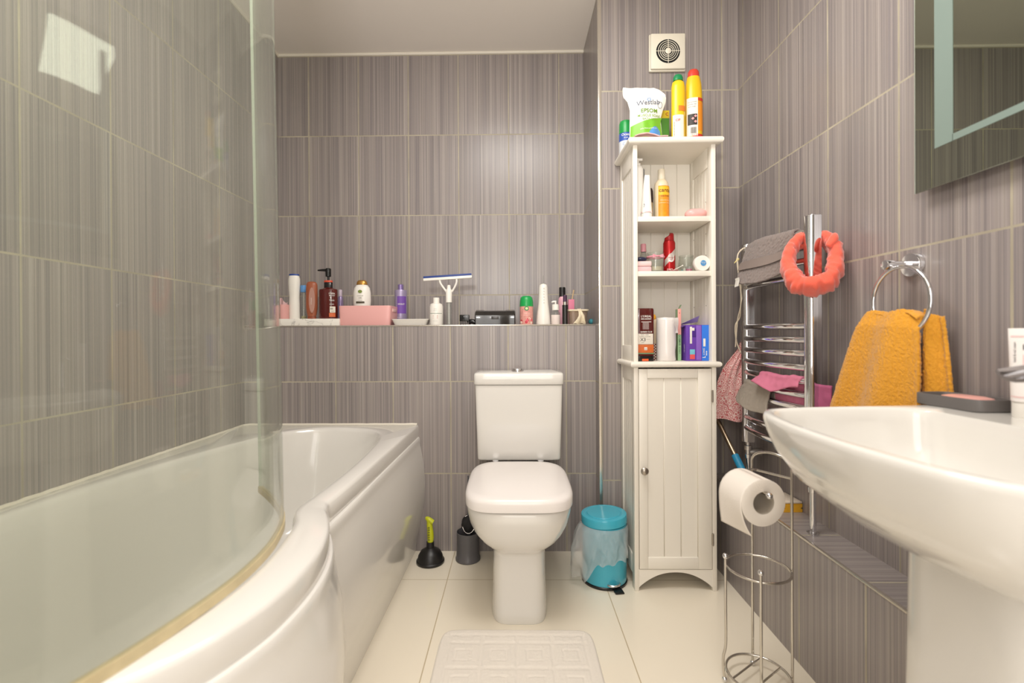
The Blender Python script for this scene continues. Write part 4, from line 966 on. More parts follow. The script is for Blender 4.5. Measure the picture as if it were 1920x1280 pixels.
# ---------------- lower open compartment
p0, p1 = atY(1187, 578, 1.735), atY(1218, 578, 1.735); H = p0.z - ZD; w = (p1.x - p0.x) / 2 + .002
t = thing('beard_shampoo', 'large dark red shower gel bottle on the lowest open shelf', 'bottle', (cx0 + .0165 + w, 1.745, ZD))
rg = lambda s, z: sring(0, 0, w * s, .018 * s, z, 5, 48)
b = MB().loft([rg(.97, .020), rg(1, .023), rg(1, H - .006), rg(.95, H - .001), rg(.85, H)]); bd = b.build('body', mat('dark_red_plastic', (84, 20, 16)), t, ang=50)
b = MB().loft([rg(.95, 0), rg(.98, .002), rg(.98, .0195)]); cp_ = b.build('cap', BLACKP, t, ang=50); rbox(cp_, 'orange_tab', mat('orange_tab', (232, 96, 40), .4), -.014, .010, -.0195, -.016, .001, .009, .0008)
F = flat(-.0188)
letters(bd, [("L'OREAL", .002, H * .83, .0105, .012), ('MEN EXPERT', .002, H * .785, .0075, .015, .9), ('BARBER CLUB', .002, H * .54, .0082, .01, .85)], F, WINK)
b = MB(); b.box(-.016, .020, -.0190, -.0184, H * .735, H * .75); 
for k in range(9): b.box(-.0105 + k * .0026, -.0095 + k * .0026, -.0190, -.0184, H * .60, H * .735)
b.build('comb_emblem', mat('pale_emblem', (196, 180, 176), .5), bd, smooth=False)
lb = rbox(bd, 'label', mat('cream_label', (230, 222, 208)), -w + .002, w - .006, -.0190, -.0182, H * .32, H * .52, .0002)
F = flat(-.0194); letters(lb, [('X3', -.010, H * .38, .017, .01), ('BODY, HAIR', -.004, H * .49, .0052, .005), ('& BEARD CLEANSER', -.003, H * .455, .0045, 0), ('action', -.011, H * .345, .0045, 0), ('charcoal', .008, H * .41, .004, 0)], F, INK)
o2 = rbox(bd, 'orange_panel', mat('label_wood_orange', (206, 104, 44), .5, var=.2, vscale=120), -w + .002, w - .004, -.0190, -.0182, H * .16, H * .315, .0002); rbox(o2, 'badge', WHITEP, -.006, .005, -.0198, -.0188, H * .21, H * .265, .001); letters(o2, [('XXL', -.0005, H * .225, .005, .01)], flat(-.0203), INK)
rbox(bd, 'green_line', mat('label_green', (110, 140, 104), .5), -w + .002, w - .002, -.0189, -.0182, H * .135, H * .158, .0002)
# patterned pouch
p0, p1 = atY(1218, 600, 1.80), atY(1234, 600, 1.80); H = p0.z - ZD + .002
t = thing('cosmetic_pouch', 'cream fabric pouch with checked base and orange clip behind plastic roll', 'pouch', ((p0.x + p1.x) / 2 - .001, 1.80, ZD)); w = .019
MB().loft([sring(0, 0, w * s, .014, z, 5, 40) for s, z in ((.95, H * .40), (.97, H * .6), (.93, H * .8), (.9, H))]).build('upper', mat('cream_canvas', (226, 206, 176), .9), t)
MB().loft([sring(0, 0, w * s, .0142, z, 5, 40) for s, z in ((.94, 0), (1, .004), (.97, H * .2), (.97, H * .41))]).build('checked_base', check_mat(), t, label='red and black checked base')
MB().ball((0, 0, H + .010), (.010, .006, .012), 14, 8).jitter(.003, 120).build('clip', mat('amber_clip', (240, 172, 48), .4), t, label='amber orange clip on top')
# plastic bag roll
x, r, H = spotb(1231, 1268, 595, 1.755, ZD)
PFILM = mat('milky_film', (236, 230, 226), .25, coat=.3)
t = thing('bag_roll', 'roll of milky white plastic bags standing on the lowest open shelf', 'roll', (x - .001, 1.757, ZD))
b = MB(); b.lathe([(r * .90, 0), (r * .96, .004), (r * .93, H * .2), (r * .97, H * .4), (r * .94, H * .7), (r * .96, H * .93), (r * .90, H * .985), (r * .6, H), (.003, H - .002)], n=40); b.jitter(.0022, 70, 2); b.build('roll', PFILM, t, ang=70)
MB().grid(lambda u, v: (r * (.5 + .42 * u) + .006 * u, -r * .75 + .012 * u + .004 * sin(v * 6), H * (.64 + .34 * v) - .004 * u * sin(v * 4)), 8, 12, .0006).build('loose_flap', PFILM, t)
# tall carton
p0, p1 = atY(1260, 579, 1.765), atY(1277, 579, 1.765); H = p0.z - ZD
t = thing('toothbrush_carton', 'slim pink and green carton standing upright between roll and purple box', 'carton', (p1.x - .0065, 1.78, ZD), rotz=rad(-4))
pk = rbox(t, 'pink_half', mat('carton_pink', (236, 166, 156), .5), -.0062, .0062, -.020, .012, H * .5, H, .0006); gnn = rbox(t, 'green_half', mat('carton_mint', (160, 200, 150), .5), -.0062, .0062, -.020, .012, 0, H * .5, .0006)
rbox(t, 'side_panel', mat('carton_sage', (150, 178, 136), .5), -.0064, -.0058, -.019, .0115, .001, H - .001, .0001)
MB().grid(lambda u, v: (.002 + .008 * v, -.012 + .02 * u, H + .016 * v), 2, 4, .0008).build('open_flap', mat('carton_sage', (150, 178, 136)), t)
letters(gnn, [('BAMBOO', 0, 0, .010, .006)], lambda a, c: (.0035 - c, -.0206, H * .40 + a), mat('green_ink', (60, 90, 66), .6)); letters(gnn, [('2 PACK', 0, 0, .008, 0)], lambda a, c: (.003 - c, -.0206, H * .20 + a), mat('green_ink', (60, 90, 66)))
blob(pk, 'emblem', mat('rose_ink', (200, 120, 116), .6), flat(-.0206), 0, H * .92, .002, .003, 12)
# purple box
p0, p1 = atY(1286.5, 609, 1.735), atY(1329.5, 609, 1.735); H = p0.z - ZD
t = thing('sanitary_towel_box', 'purple and blue cardboard box with open lid flap on the lowest shelf', 'box', ((p0.x + p1.x) / 2, 1.735, ZD)); w = (p1.x - p0.x) / 2
PUR = mat('box_purple', (104, 62, 168), .35); bd = rbox(t, 'box', PUR, -w, w, 0, .085, 0, H, .0012)
rbox(bd, 'blue_panel', mat('box_blue', (48, 122, 226), .35), w * .36, w * .98, -.0008, .0004, .001, H - .001, .0002); rbox(bd, 'lilac_panel', mat('box_lilac', (140, 100, 196), .4), -w * .12, w * .30, -.0007, .0004, .004, H - .002, .0002)
rbox(bd, 'dark_disc', mat('box_dark_purple', (76, 40, 138), .4), -w * .70, -w * .14, -.0007, .0004, H * .66, H * .90, .0002); rbox(bd, 'white_bar', WHITEP, -w * .68, -w * .50, -.0012, .0004, H * .48, H * .95, .0002); rbox(bd, 'white_bar', WHITEP, -w * .52, -w * .28, -.0012, .0004, H * .84, H * .92, .0002)
rbox(bd, 'red_square', mat('box_red', (226, 88, 92), .4), -w * .68, -w * .25, -.0010, .0004, H * .05, H * .18, .0002); rbox(bd, 'aqua_square', mat('box_aqua', (120, 196, 214), .4), -w * .68, -w * .25, -.0010, .0004, H * .18, H * .32, .0002)
letters(bd, [('LONG', 0, 0, .009, .005)], lambda a, c: (w * .60 - c, -.0014, H * .26 + a), WINK); letters(bd, [('L', 0, 0, .015, .02)], lambda a, c: (w * .66 - c, -.0014, H * .11 + a), WINK)
rbox(bd, 'white_pill', WHITEP, w * .48, w * .68, -.0012, .0004, H * .40, H * .62, .0006)
for k in range(3): blob(bd, 'drop_mark', WINK, flat(-.0014), w * .76, H * (.17 + .045 * k), .0024, .0024, 10)
MB().grid(lambda u, v: (-w - .001 - .012 * u, .006 + .074 * v, H * (.98 - .04 * u)), 2, 2, .0006).build('side_flap', mat('box_dark_purple', (76, 40, 138)), t)
MB().grid(lambda u, v: (-w + .004 + (2 * w - .010) * u, .085 - .02 * v + .01 * u, H + .001 + .004 * v + .020 * u * v + .012 * u), 4, 4, .0006).build('lid_flap', mat('flap_lilac', (176, 156, 214), .5), t)
letters(t, [('ULTRA', 0, 0, .010, .01)], lambda a, c: (-w - .0012, .020 - c * 1.0, H * .35 + a), WINK)
for x, sgn in ((cx1 - .016, -1),):
    for y in (cyf + .05, cyb - .045):
        for z in (.97, 1.05, 1.24, 1.32, 1.44): MB().lathe([(.0018, 0), (.0018, .0006)], 0, 0, 0, 8, mtx=Matrix.Translation((x + .0002, y, z)) @ Matrix.Rotation(sgn * PI / 2, 4, 'Y')).build('peg_hole', HOLE, cab)

# ================================================================== FLOOR THINGS
# bath mat
mt = [(p[0], p[1]) for p in sring(.004, 1.19, .2375, .28, 0, 14, 120)]
b = MB(); NX, NY = 150, 176
def mz(x, y):
    ax, ay = abs(x - .004) / .2375, abs(y - 1.19) / .28
    z = .0115
    gx, gy = (x - .004) / .106, (y - 1.19) / .106
    if ax < .84 and ay < .87:
        fx_, fy_ = abs((gx % 1) - .5), abs((gy % 1) - .5); m = max(fx_, fy_)
        if m > .445 or .19 < m < .235: z -= .0022
    elif ax < .875 and ay < .90: z -= .0018
    return z + random.uniform(-.0006, .0006)
def mfn(u, v):
    a, c = 2 * u - 1, 2 * v - 1
    p = 14; k = 1
    m = (abs(a) ** p + abs(c) ** p) ** (1 / p)
    if m > 1e-6: k = max(abs(a), abs(c)) / m
    x, y = .004 + .2375 * a * k, 1.19 + .28 * c * k
    e = max(abs(a), abs(c)); z = mz(x, y)
    if e > .97: z *= max(.1, 1 - ((e - .97) / .03) ** 2 * .9)
    return (x, y, z)
b.grid(mfn, NX, NY)
mo = tag(b.build('bath_mat', mat('cream_pile', (232, 224, 213), .95, bump=.5, bscale=700, sheen=.3), None, origin=(.004, 1.19, 0), ang=80), 'cream bath mat with embossed squares on floor before the toilet', 'bath mat')
# plunger
t = thing('plunger', 'black rubber plunger with lime green handle beside the bath', 'plunger', (-.352, 1.92, 0))
MB().lathe([(.054, 0), (.058, .004), (.058, .010), (.054, .013), (.050, .030), (.040, .047), (.022, .058), (.0165, .062), (.0155, .085), (.012, .086)], n=40).build('rubber_cup', BLACKR, t, label='black rubber cup')
LIME = mat('lime_plastic', (196, 200, 36), .35)
b = MB(); b.tube(crom([(0, 0, .084), (.001, 0, .105), (-.001, 0, .135), (-.003, 0, .158), (-.005, -.001, .176)], 4), [.0125] * 3 + [.0135] * 5 + [.0125] * 5 + [.011] * 4, 14)
b.tube([(.012, -.002, .166), (.0, -.002, .174), (-.012, 0, .181), (-.018, .004, .183)], [.010, .011, .0095, .006], 12); hd = b.build('handle', LIME, t, label='lime green handle with grip ribs')
for k in range(6): MB().box(-.0085, .0005, -.0150, -.0115, .096 + k * .010, .1005 + k * .010, .001).build('grip_rib', mat('olive_rib', (120, 122, 34), .5), hd)
# toilet brush
t = thing('toilet_brush', 'dark grey toilet brush in its holder left of the toilet', 'toilet brush', (-.198, 1.945, 0))
GREY = mat('slate_grey_plastic', (92, 90, 92), .35)
MB().lathe([(.048, 0), (.052, .003), (.052, .010), (.049, .014), (.047, .06), (.0475, .118), (.0455, .118), (.045, .05), (.003, .02)], n=40).build('holder', GREY, t)
b = MB(); b.tube([(.004, .004, .09), (.002, .012, .24), (0, .02, .345)], [.006, .0055, .003], 10); hd = b.build('handle', mat('dark_grey_handle', (84, 86, 90), .35), t)
br = MB()
MB().ball((.004, .006, .145), (.030, .030, .040), 20, 12).jitter(.006, 200).build('bristle_head', mat('black_bristle', (32, 30, 30), .9, bump=1, bscale=500), t, label='black bristle head')
MB().tube([(.004 + .026 * cos(2 * PI * i / 24), .006 - .012 + .012 * sin(2 * PI * i / 24), .15 + .034 * sin(2 * PI * i / 24)) for i in range(24)], .0012, 6, True).build('wire_loop', WIRE, t, label='bright wire loop')
# pedal bin
BX, BY = .344, 1.79
t = thing('pedal_bin', 'turquoise metal pedal bin between toilet and cabinet', 'bin', (BX, BY, 0))
MB().lathe([(.0845, .0), (.0865, .002), (.0865, .009), (.0845, .011)], n=48).build('base_ring', BLACKP, t, label='black plastic base ring')
MB().lathe([(.083, .010), (.084, .014), (.084, .222), (.082, .224)], n=48).build('body', TUR, t)
TL = Matrix.Translation((0, 0, .226)) @ Matrix.Rotation(rad(-3), 4, 'Y')
MB().lathe([(.0855, 0), (.0865, .001), (.0865, .026), (.0850, .030), (.081, .0315), (.070, .0325), (.0685, .0315), (.064, .0315), (.0625, .0335), (.003, .036)], n=56, mtx=TL).build('lid', TUR, t, label='turquoise lid with a raised rim')
b = MB(); b.box(.004, .038, -.112, -.080, .001, .006, .0015, mtx=Matrix.Rotation(rad(8), 4, 'Z')); b.build('pedal', BLACKR, t)
b = MB(); b.tube(crom([(-.002, -.0845, .022), (.006, -.094, .023), (.024, -.096, .024), (.036, -.090, .025), (.040, -.080, .026)], 5), .0045, 10); b.build('pedal_bracket', CHROME, t)
FILM = clear('thin_bag_film', (244, 246, 246), .22, .30, (240, 240, 238), 1.4)
def ridge(a, f): return 1 - abs(((a * f) % 1) * 2 - 1)
def bagf(u, v):
    a = 2 * PI * u; dirx, diry = cos(a), sin(a)
    def lobe(c, w):
        d = (a - c + PI) % (2 * PI) - PI
        return max(0, 1 - abs(d) / w)
    left, fr, rt_ = lobe(PI + .35, .9), lobe(1.5 * PI - .1, .9), lobe(2 * PI - .25, .8)
    L = .125 + .060 * left ** 1.3 - .010 * lobe(1.5 * PI + .55, .5) + .035 * lobe(1.25 * PI, .35) - .045 * max(0, sin(a)) + .006 * sin(a * 13)
    n1 = noise.noise(Vector((dirx * 3.5, diry * 3.5, v * 2.6))); n2 = noise.noise(Vector((dirx * 9, diry * 9, v * 6 + 3)))
    cr = (ridge(a / (2 * PI) + .09 * v, 9) - .5) * .010 + (ridge(a / (2 * PI) - .12 * v + .03, 14) - .5) * .007
    rr = .0885 + v * (.004 + .8 * max(-.3, n1) * .014) + cr * (.25 + .75 * v) + n2 * .004 * v
    rr += .052 * left ** .8 * min(1, v * 2.2) * (1 - .12 * v) + .010 * rt_ * sin(PI * min(1, v * 1.3))
    if dirx > 0: rr = min(rr, .0885 + .0085 * (1 - dirx) * 4 if dirx > .75 else .104)
    if diry > .3: rr = min(rr, .10)
    z = .222 - L * v + .014 * left * sin(PI * min(1, v * 2)) + .006 * n1 * v
    rr = max(rr, .0862)
    if v < .10: rr = .0868 + (rr - .0868) * v / .10
    return (dirx * rr, diry * rr, max(z, .03))
b = MB(); b.grid(bagf, 220, 34, wrap=True); b.build('bin_liner', FILM, t, ang=28, label='thin translucent plastic liner hanging over the rim')
# ================================================================== RIGHT WALL
# towel radiator
RXC = .858
rd = thing('towel_radiator', 'chrome ladder towel radiator on the right wall over the ledge', 'radiator', (RXC, 1.52, ZLED), world=True)
YFR, YNR = 1.713, 1.344
def drail(y, z0, z1, name):
    prof = [(RXC - .004 - .0175 * sin(PI * i / 12), y - .0175 * cos(PI * i / 12)) for i in range(13)] + [(RXC + .016, y + .0175), (RXC + .016, y - .0175)]
    R = [[(a, c, z) for a, c in prof] for z in (z0, z0 + .001, z1 - .001, z1)]
    ce = Vector((RXC, y, 0))
    R[0] = [(a * .96 + ce.x * .04, c * .96 + ce.y * .04, z) for a, c, z in R[0]]; R[-1] = [(a * .96 + ce.x * .04, c * .96 + ce.y * .04, z) for a, c, z in R[-1]]
    return MB().loft(R).build(name, CHROME, rd, ang=30)
r1 = drail(YFR, .548, 1.268, 'rail'); r2 = drail(YNR, .548, 1.282, 'rail')
for r_, y, zt in ((r1, YFR, 1.268), (r2, YNR, 1.282)):
    MB().lathe([(.0105, 0), (.0105, .003), (.009, .0035)], RXC - .001, y, zt, 20).build('end_cap', CHROME, r_)
BARZ = [1.238, 1.197, 1.155, 1.112, .967, .926, .886, .845, .805, .765, .726, .642, .602]
for z in BARZ:
    pts = [(RXC - .006 - .022 * sin(PI * i / 12) ** .8, YNR + (YFR - YNR) * i / 12, z) for i in range(13)]
    MB().tube(pts, .0105, 14).build('bar', CHROME, rd)
for y in (YFR, YNR):
    for z in (.62, 1.215):
        MB().tube([(RXC + .008, y - .0 + (.03 if y == YNR else -.03), z), (XR - .001, y + (.03 if y == YNR else -.03), z)], .010, 12).build('wall_bracket', CHROME, rd)
for y in (YFR, YNR):
    b = MB(); b.lathe([(.009, -.012), (.0125, -.012), (.0125, -.028), (.009, -.030), (.009, -.040), (.012, -.040), (.012, -.056), (.0085, -.058), (.0085, ZLED - .548 + .0), (.0085, ZLED - .548 + .0)], RXC, y, .548 + .012, 20) if False else b.lathe([(.0085, ZLED), (.0085, .486), (.0125, .488), (.0125, .502), (.0095, .504), (.0095, .516), (.0130, .518), (.0130, .534), (.009, .536), (.009, .549)], RXC, y, 0, 20)
    vp = b.build('valve_pipe', CHROME, rd)
    MB().lathe([(.014, 0), (.016, .001), (.016, .004), (.009, .0045)], RXC, y, ZLED, 20).build('pipe_collar', CHROME, vp)
MB().tube([(RXC + .005, YFR, .510), (RXC + .028, YFR - .004, .510), (RXC + .045, YFR - .006, .510)], [.010, .015, .015], 16).build('valve_knob', mat('grey_knob', (150, 146, 142), .3, .6), rd)

# grey hand towel over the top bars
GT = mat('taupe_terry', (136, 122, 116), .95, bump=1.0, bscale=420, sheen=.3)
def terry(fn, nu, nv, th, j, sc=260, rn=0):
    b = MB(); b.grid(fn, nu, nv, th); b.jitter(j, sc)
    if rn: b.rnd(rn)
    return b
YA, YBt = 1.665, 1.385
def gtow(u, v):
    # v 0: front hem ... .72 over the top bar ... 1 behind
    y = YA + (YBt - YA) * u; arcx = .022 * sin(PI * min(max((y - YNR) / (YFR - YNR), 0), 1)) ** .8
    xt = RXC - .006 - arcx - .0125 - .003; zt = 1.243 + .004 * sin(u * 5)
    if v < .72:
        q = 1 - v / .72
        drop = .122 - .022 * u ** 3 + .016 * sin(PI * u)
        x = xt - (.034 * (1 - u) + .012) * q ** 1.1 + .003 * sin(u * 7 + 1) * q
        return (x, y - .018 * q * (1 - u) + .004 * q, zt - drop * q)
    q = (v - .72) / .28; a = PI * min(1, q * 2.0)
    return (xt + (1 - cos(a)) * .0155, y, zt + .0165 * sin(a) - max(0, q - .5) * .10)
tw = thing('hand_towel', 'taupe terry hand towel draped over the top radiator bars', 'towel', (.80, 1.55, 1.09), world=True)
terry(gtow, 100, 70, .006, .0028, 160, .0006).build('towel', GT, tw, ang=180)
def gband(u, v): p = gtow(.012 + .976 * u, .27 + .16 * v); return (p[0] - .0050, p[1], p[2])
MB().grid(gband, 50, 8, .001).build('woven_band', mat('taupe_weave', (142, 128, 121), .9, bump=.4, bscale=900), tw, label='flat woven band across the towel')
q = gtow(.05, .02)
tg = MB().grid(lambda u, v: (q[0] - .006 + .0015 * sin(v * 5), q[1] - .028 * u, q[2] + .014 - .030 * v + .002 * u), 4, 6, .0006).build('care_label', WHITEP, tw, label='small white care label')
letters(tg, [('100% cotton', 0, 0, .0034, 0), ('made in', 0, -.006, .0034, 0), ('40 wash', 0, -.012, .0034, 0)], lambda a, c: (q[0] - .0085, q[1] - .014 - a, q[2] + .006 + c), mat('grey_ink', (140, 136, 128)))

# coral headband looped on the near rail
CORAL = mat('coral_fleece', (238, 102, 80), .95, bump=.5, bscale=500, sheen=.5)
hbx = thing('spa_headband', 'coral fleece spa headband looped over the near radiator rail', 'headband', (RXC, YNR, 1.17), world=True)
view = Vector((RXC, YNR, 0)).normalized(); rgt = Vector((view.y, -view.x, 0)); tilt = rad(27)
e2 = (Vector((0, 0, 1)) * cos(tilt) + view * sin(tilt)).normalized(); e3 = rgt.cross(e2).normalized()
if e3.dot(view) > 0: e3 = -e3       # towards the room
hc = atY(1522, 490, YNR - .012)
NU, NV = 120, 26
def hband(i, j):
    a = 2 * PI * i / NU; bq = 2 * PI * j / NV
    sx, sz = .057, .083
    ce, se = cos(a), sin(a)
    p = hc + rgt * (sx * math.copysign(abs(ce) ** .85, ce)) + e2 * (sz * math.copysign(abs(se) ** .9, se))
    out = (rgt * ce / sx + e2 * se / sz).normalized()
    scr = 1 + (.10 * sin(a * 30 + 2.2 * cos(bq) + 5 * noise.noise(Vector((ce * 3, se * 3, 2)))) + .38 * noise.noise(Vector((ce * 4, se * 4, cos(bq) * .8)))) * (.45 + .55 * max(0, .75 - se))
    rth = .0155 * scr * (1.18 - .30 * se); rax = .036 * (1 + .06 * sin(a * 7) + .05 * noise.noise(Vector((ce * 9, se * 9, 7)))) * (1.0 if se < .4 else 1 - .35 * (se - .4))
    c_, s_ = cos(bq), sin(bq)
    return p + out * (rth * math.copysign(abs(c_) ** .8, c_)) + e3 * (rax * math.copysign(abs(s_) ** .8, s_)) + e2 * (.002 * noise.noise(Vector((a * 6, bq, 0))))
b = MB(); V = [[b.bm.verts.new(hband(i, j)) for j in range(NV)] for i in range(NU)]
for i in range(NU):
    for j in range(NV): b.bm.faces.new((V[i][j], V[(i + 1) % NU][j], V[(i + 1) % NU][(j + 1) % NV], V[i][(j + 1) % NV]))
b.jitter(.0035, 55, 4); b.jitter(.0018, 130); b.build('band', CORAL, hbx, ang=180)
b = MB(); e0 = atY(1552, 462, YNR - .05); e1 = atY(1566, 437, YNR - .05)
b.tube(crom([e0, e0.lerp(e1, .5) + rgt * .004, e1], 5), [.008, .009, .010, .0105, .011, .0115, .0115, .0105, .009, .007, .003], 12); b.jitter(.0015, 120); b.build('bow_end', CORAL, hbx, ang=180, label='short stuffed ear of the bow')

# pink drawstring bag on the far rail
DB = dots_mat('pink_floral_cotton', (240, 208, 202), (206, 108, 110), 80, .2, .26)
bg = thing('drawstring_bag', 'pink floral cotton drawstring bag hanging from the far radiator rail', 'bag', (.80, 1.80, .66), world=True)
YG = 1.80
pts = [(1388, 642, .10), (1384, 655, .30), (1370, 672, .62), (1356, 690, .86), (1345, 715, 1.0), (1342, 750, 1.05), (1341, 785, 1.02)]
lft = [atY(u, v, YG) for u, v, _ in pts]; rt = [atY(u, v, YG) for u, v in ((1394, 642), (1397, 655), (1401, 672), (1402, 690), (1402, 715), (1401, 750), (1399, 789))]
def bagp(u, v, sg):
    q = v * 6; i = min(int(q), 5); f = q - i; l = lft[i].lerp(lft[i + 1], f); r_ = rt[i].lerp(rt[i + 1], f); p = l.lerp(r_, u)
    fold = (sin(u * 24) * .006 + sin(u * 11 + 2) * .004) * (1 - v) ** 1.2 + .003 * sin(u * 9 + v * 5)
    return (p.x, p.y + sg * .020 * (1 - abs(2 * u - 1) ** 2.5) * (.35 + .65 * sin(min(v * 1.2, 1) * PI * .8)) + fold * (1 if sg < 0 else -1), p.z + .004 * sin(u * 7) * v)
b = MB(); b.grid(lambda u, v: bagp(u, v, -1), 44, 36); b.grid(lambda u, v: bagp(u, v, 1), 44, 36); bmesh.ops.remove_doubles(b.bm, verts=b.bm.verts, dist=.0005)
b.build('bag_body', DB, bg, ang=180)
DB2 = dots_mat('red_floral_lining', (232, 170, 160), (176, 44, 48), 95, .15, .2)
c0, c1 = atY(1394, 545, YG - .03), atY(1391, 655, YG - .012)
b = MB(); b.grid(lambda u, v: (c0.x + (c1.x - c0.x) * v + (-.004 + .008 * u) * (.5 + 1.3 * v), c0.y + (c1.y - c0.y) * v - .004 + .004 * sin(u * 5), c0.z - .05 + (c1.z - c0.z + .045) * v), 6, 16, .002); b.build('gathered_neck', DB2, bg, label='red gathered cloth above the bag')
CORD = mat('cream_cord', (228, 214, 190), .9)
k0 = Vector((RXC - .026, YFR - .012, 1.250)); 
b = MB(); b.tube(crom([k0 + Vector((.010, 0, .006)), k0, k0 + Vector((-.016, .0, -.03)), atY(1389, 535, YFR), atY(1388, 590, 1.75), atY(1379, 610, 1.77), atY(1381, 640, 1.785), atY(1390, 662, 1.783)], 6), .0024, 8)
b.tube(crom([k0 + Vector((-.004, -.004, 0)), k0 + Vector((-.020, -.006, -.04)), atY(1390, 560, YFR), atY(1383, 600, 1.76), atY(1379, 650, 1.785)], 6), .0022, 8)
b.build('cord', CORD, bg, label='cream hanging cord')
b = MB(); b.ball(k0 + Vector((-.017, -.004, -.036)), .006, 10, 8); b.tube([k0 + Vector((-.017, -.004, -.036)), k0 + Vector((-.03, -.006, -.05))], [.003, .0015], 8); b.build('cord_knot', mat('yellow_cord', (220, 204, 140), .9), bg, label='yellowish knotted cord end')

# small cloths on the lower bars
def drape(u, v, y0, y1, z0, lf, lb_, xo=0, sag=0):
    y = y0 + (y1 - y0) * u; s = sin(PI * min(max((y - YNR) / (YFR - YNR), 0), 1)) ** .8; xb = RXC - .006 - .022 * s; rr = .0125
    tot = lf + lb_ + PI * rr; d = v * tot
    if d < lf: return (xb - rr - .010 * (1 - d / lf) * sin(u * 4 + 1) - xo * (1 - d / lf), y + .004 * sin(d * 60), z0 - (lf - d) - sag * (1 - u) * (1 - d / lf) * 0 + .003 * sin(u * 9))
    if d < lf + PI * rr: a = (d - lf) / rr; return (xb - rr * cos(a), y, z0 + rr * sin(a) + .0015 * sin(u * 9))
    return (xb + rr, y, z0 - (d - lf - PI * rr))
gcl = tag(terry(lambda u, v: drape(u, v, 1.700, 1.500, .766, .070 - .014 * abs(2 * u - 1) ** 6 + .020 * u, .03, .020), 48, 40, .0065, .0018, 120).build('face_flannel', mat('stone_grey_knit', (160, 150, 138), .95, bump=.7, bscale=600), None, origin=(.83, 1.62, .74), ang=180), 'grey face flannel folded over a lower radiator bar', 'flannel')
PKC = mat('rose_pink_cloth', (206, 118, 144), .85, bump=.3, bscale=500)
pcl = thing('pink_cloth', 'rose pink cloth draped over the lower radiator bars beside the grey flannel', 'cloth', (.83, 1.45, .78), world=True)
MB().grid(lambda u, v: drape(u, v, 1.560, 1.365, .806, .018 + .022 * (1 - abs(2 * u - 1)), .075, .018), 36, 36, .004).jitter(.003, 60, 3).build('cloth', PKC, pcl, ang=180)
MB().grid(lambda u, v: (RXC + .014 + .004 * sin(u * 6), 1.47 - .19 * u, .80 - (.085 + .04 * u) * v - .05 * u * (1 - v) * 0), 20, 16, .004).jitter(.003, 60, 5).build('rear_fold', mat('deep_rose_cloth', (170, 84, 120), .85, bump=.3, bscale=500), pcl, ang=180, label='darker rear fold hanging behind the bars')

# towel ring and mustard towel
tr_ = thing('towel_ring', 'round chrome towel ring fixed on the right wall', 'towel ring', (XR, 1.086, 1.103), world=True)
WM = Matrix.Translation((XR, 1.086, 1.103)) @ Matrix.Rotation(-PI / 2, 4, 'Y')
MB().lathe([(.0265, 0), (.0275, .001), (.0275, .010), (.026, .0125), (.004, .013)], n=40, mtx=WM).build('wall_rose', CHROME, tr_)
MB().lathe([(.0085, .012), (.0085, .052), (.0115, .053), (.0115, .068), (.0105, .070), (.003, .0705)], n=24, mtx=WM).build('arm', CHROME, tr_)
RX = .885 - .012
rc = atX(1687, 541, RX); 
MB().tube([(RX, rc.y + .078 * cos(2 * PI * i / 64), 1.103 - .010 - .076 + .078 * sin(2 * PI * i / 64)) for i in range(64)], .0047, 12, True).build('ring', CHROME, tr_)
MUST = mat('mustard_terry', (228, 160, 44), .95, bump=1.0, bscale=420, sheen=.3)
yt = thing('mustard_towel', 'mustard yellow terry towel hanging through the chrome ring', 'towel', (RX, 1.11, .9), world=True)
ZRB = 1.103 - .010 - .076 - .078
tl, tp2, bl_, br_ = atX(1628, 584, RX).y, atX(1724, 584, RX).y, atX(1566, 766, RX).y, atX(1726, 766, RX).y
def mt1(u, v):
    ztop = ZRB + .060 - .020 * abs(2 * u - 1) ** 2.5 + .006 * sin(u * 9)
    q = v ** .9
    l = tl + .012 + (bl_ - tl - .012) * (v ** .85); r_ = tp2 - .004 + (br_ - tp2) * v
    y = l + (r_ - l) * u
    x = RX - .013 - .011 * sin(u * 11 + 1.2 * v) * (.5 + .6 * v) - .012 * (1 - abs(2 * u - 1)) - .006 * v + .010 * max(0, .12 - v) / .12
    return (x, y, ztop - .285 * v)
terry(mt1, 110, 110, .007, .0022, 300, .0007).build('front_fall', MUST, yt, ang=180)
def mt2(u, v):
    l = tp2 + .006 + (br_ + .012 - tp2) * v; r_ = tp2 - .018 + (atX(1757, 740, RX).y - tp2 + .016) * min(1, v * 1.25) ** .8
    return (RX + .020 - .010 * sin(u * 5 + .5), l + (r_ - l) * u, ZRB + .058 - .02 * u - .250 * v)
terry(mt2, 40, 90, .007, .0022, 300, .0007).build('rear_fall', MUST, yt, ang=180)
def mt3(u, v):
    a = PI * v; return (RX + .005 + .016 * (-cos(a)), tl + .014 - .02 * (1 - u) * 0 + (tp2 - tl - .018) * u, ZRB + .052 - .018 * abs(2 * u - 1) ** 2.5 + .006 * sin(a) + .006 * sin(u * 9))
terry(mt3, 50, 14, .006, .0022, 300).build('top_fold', MUST, yt, ang=180)

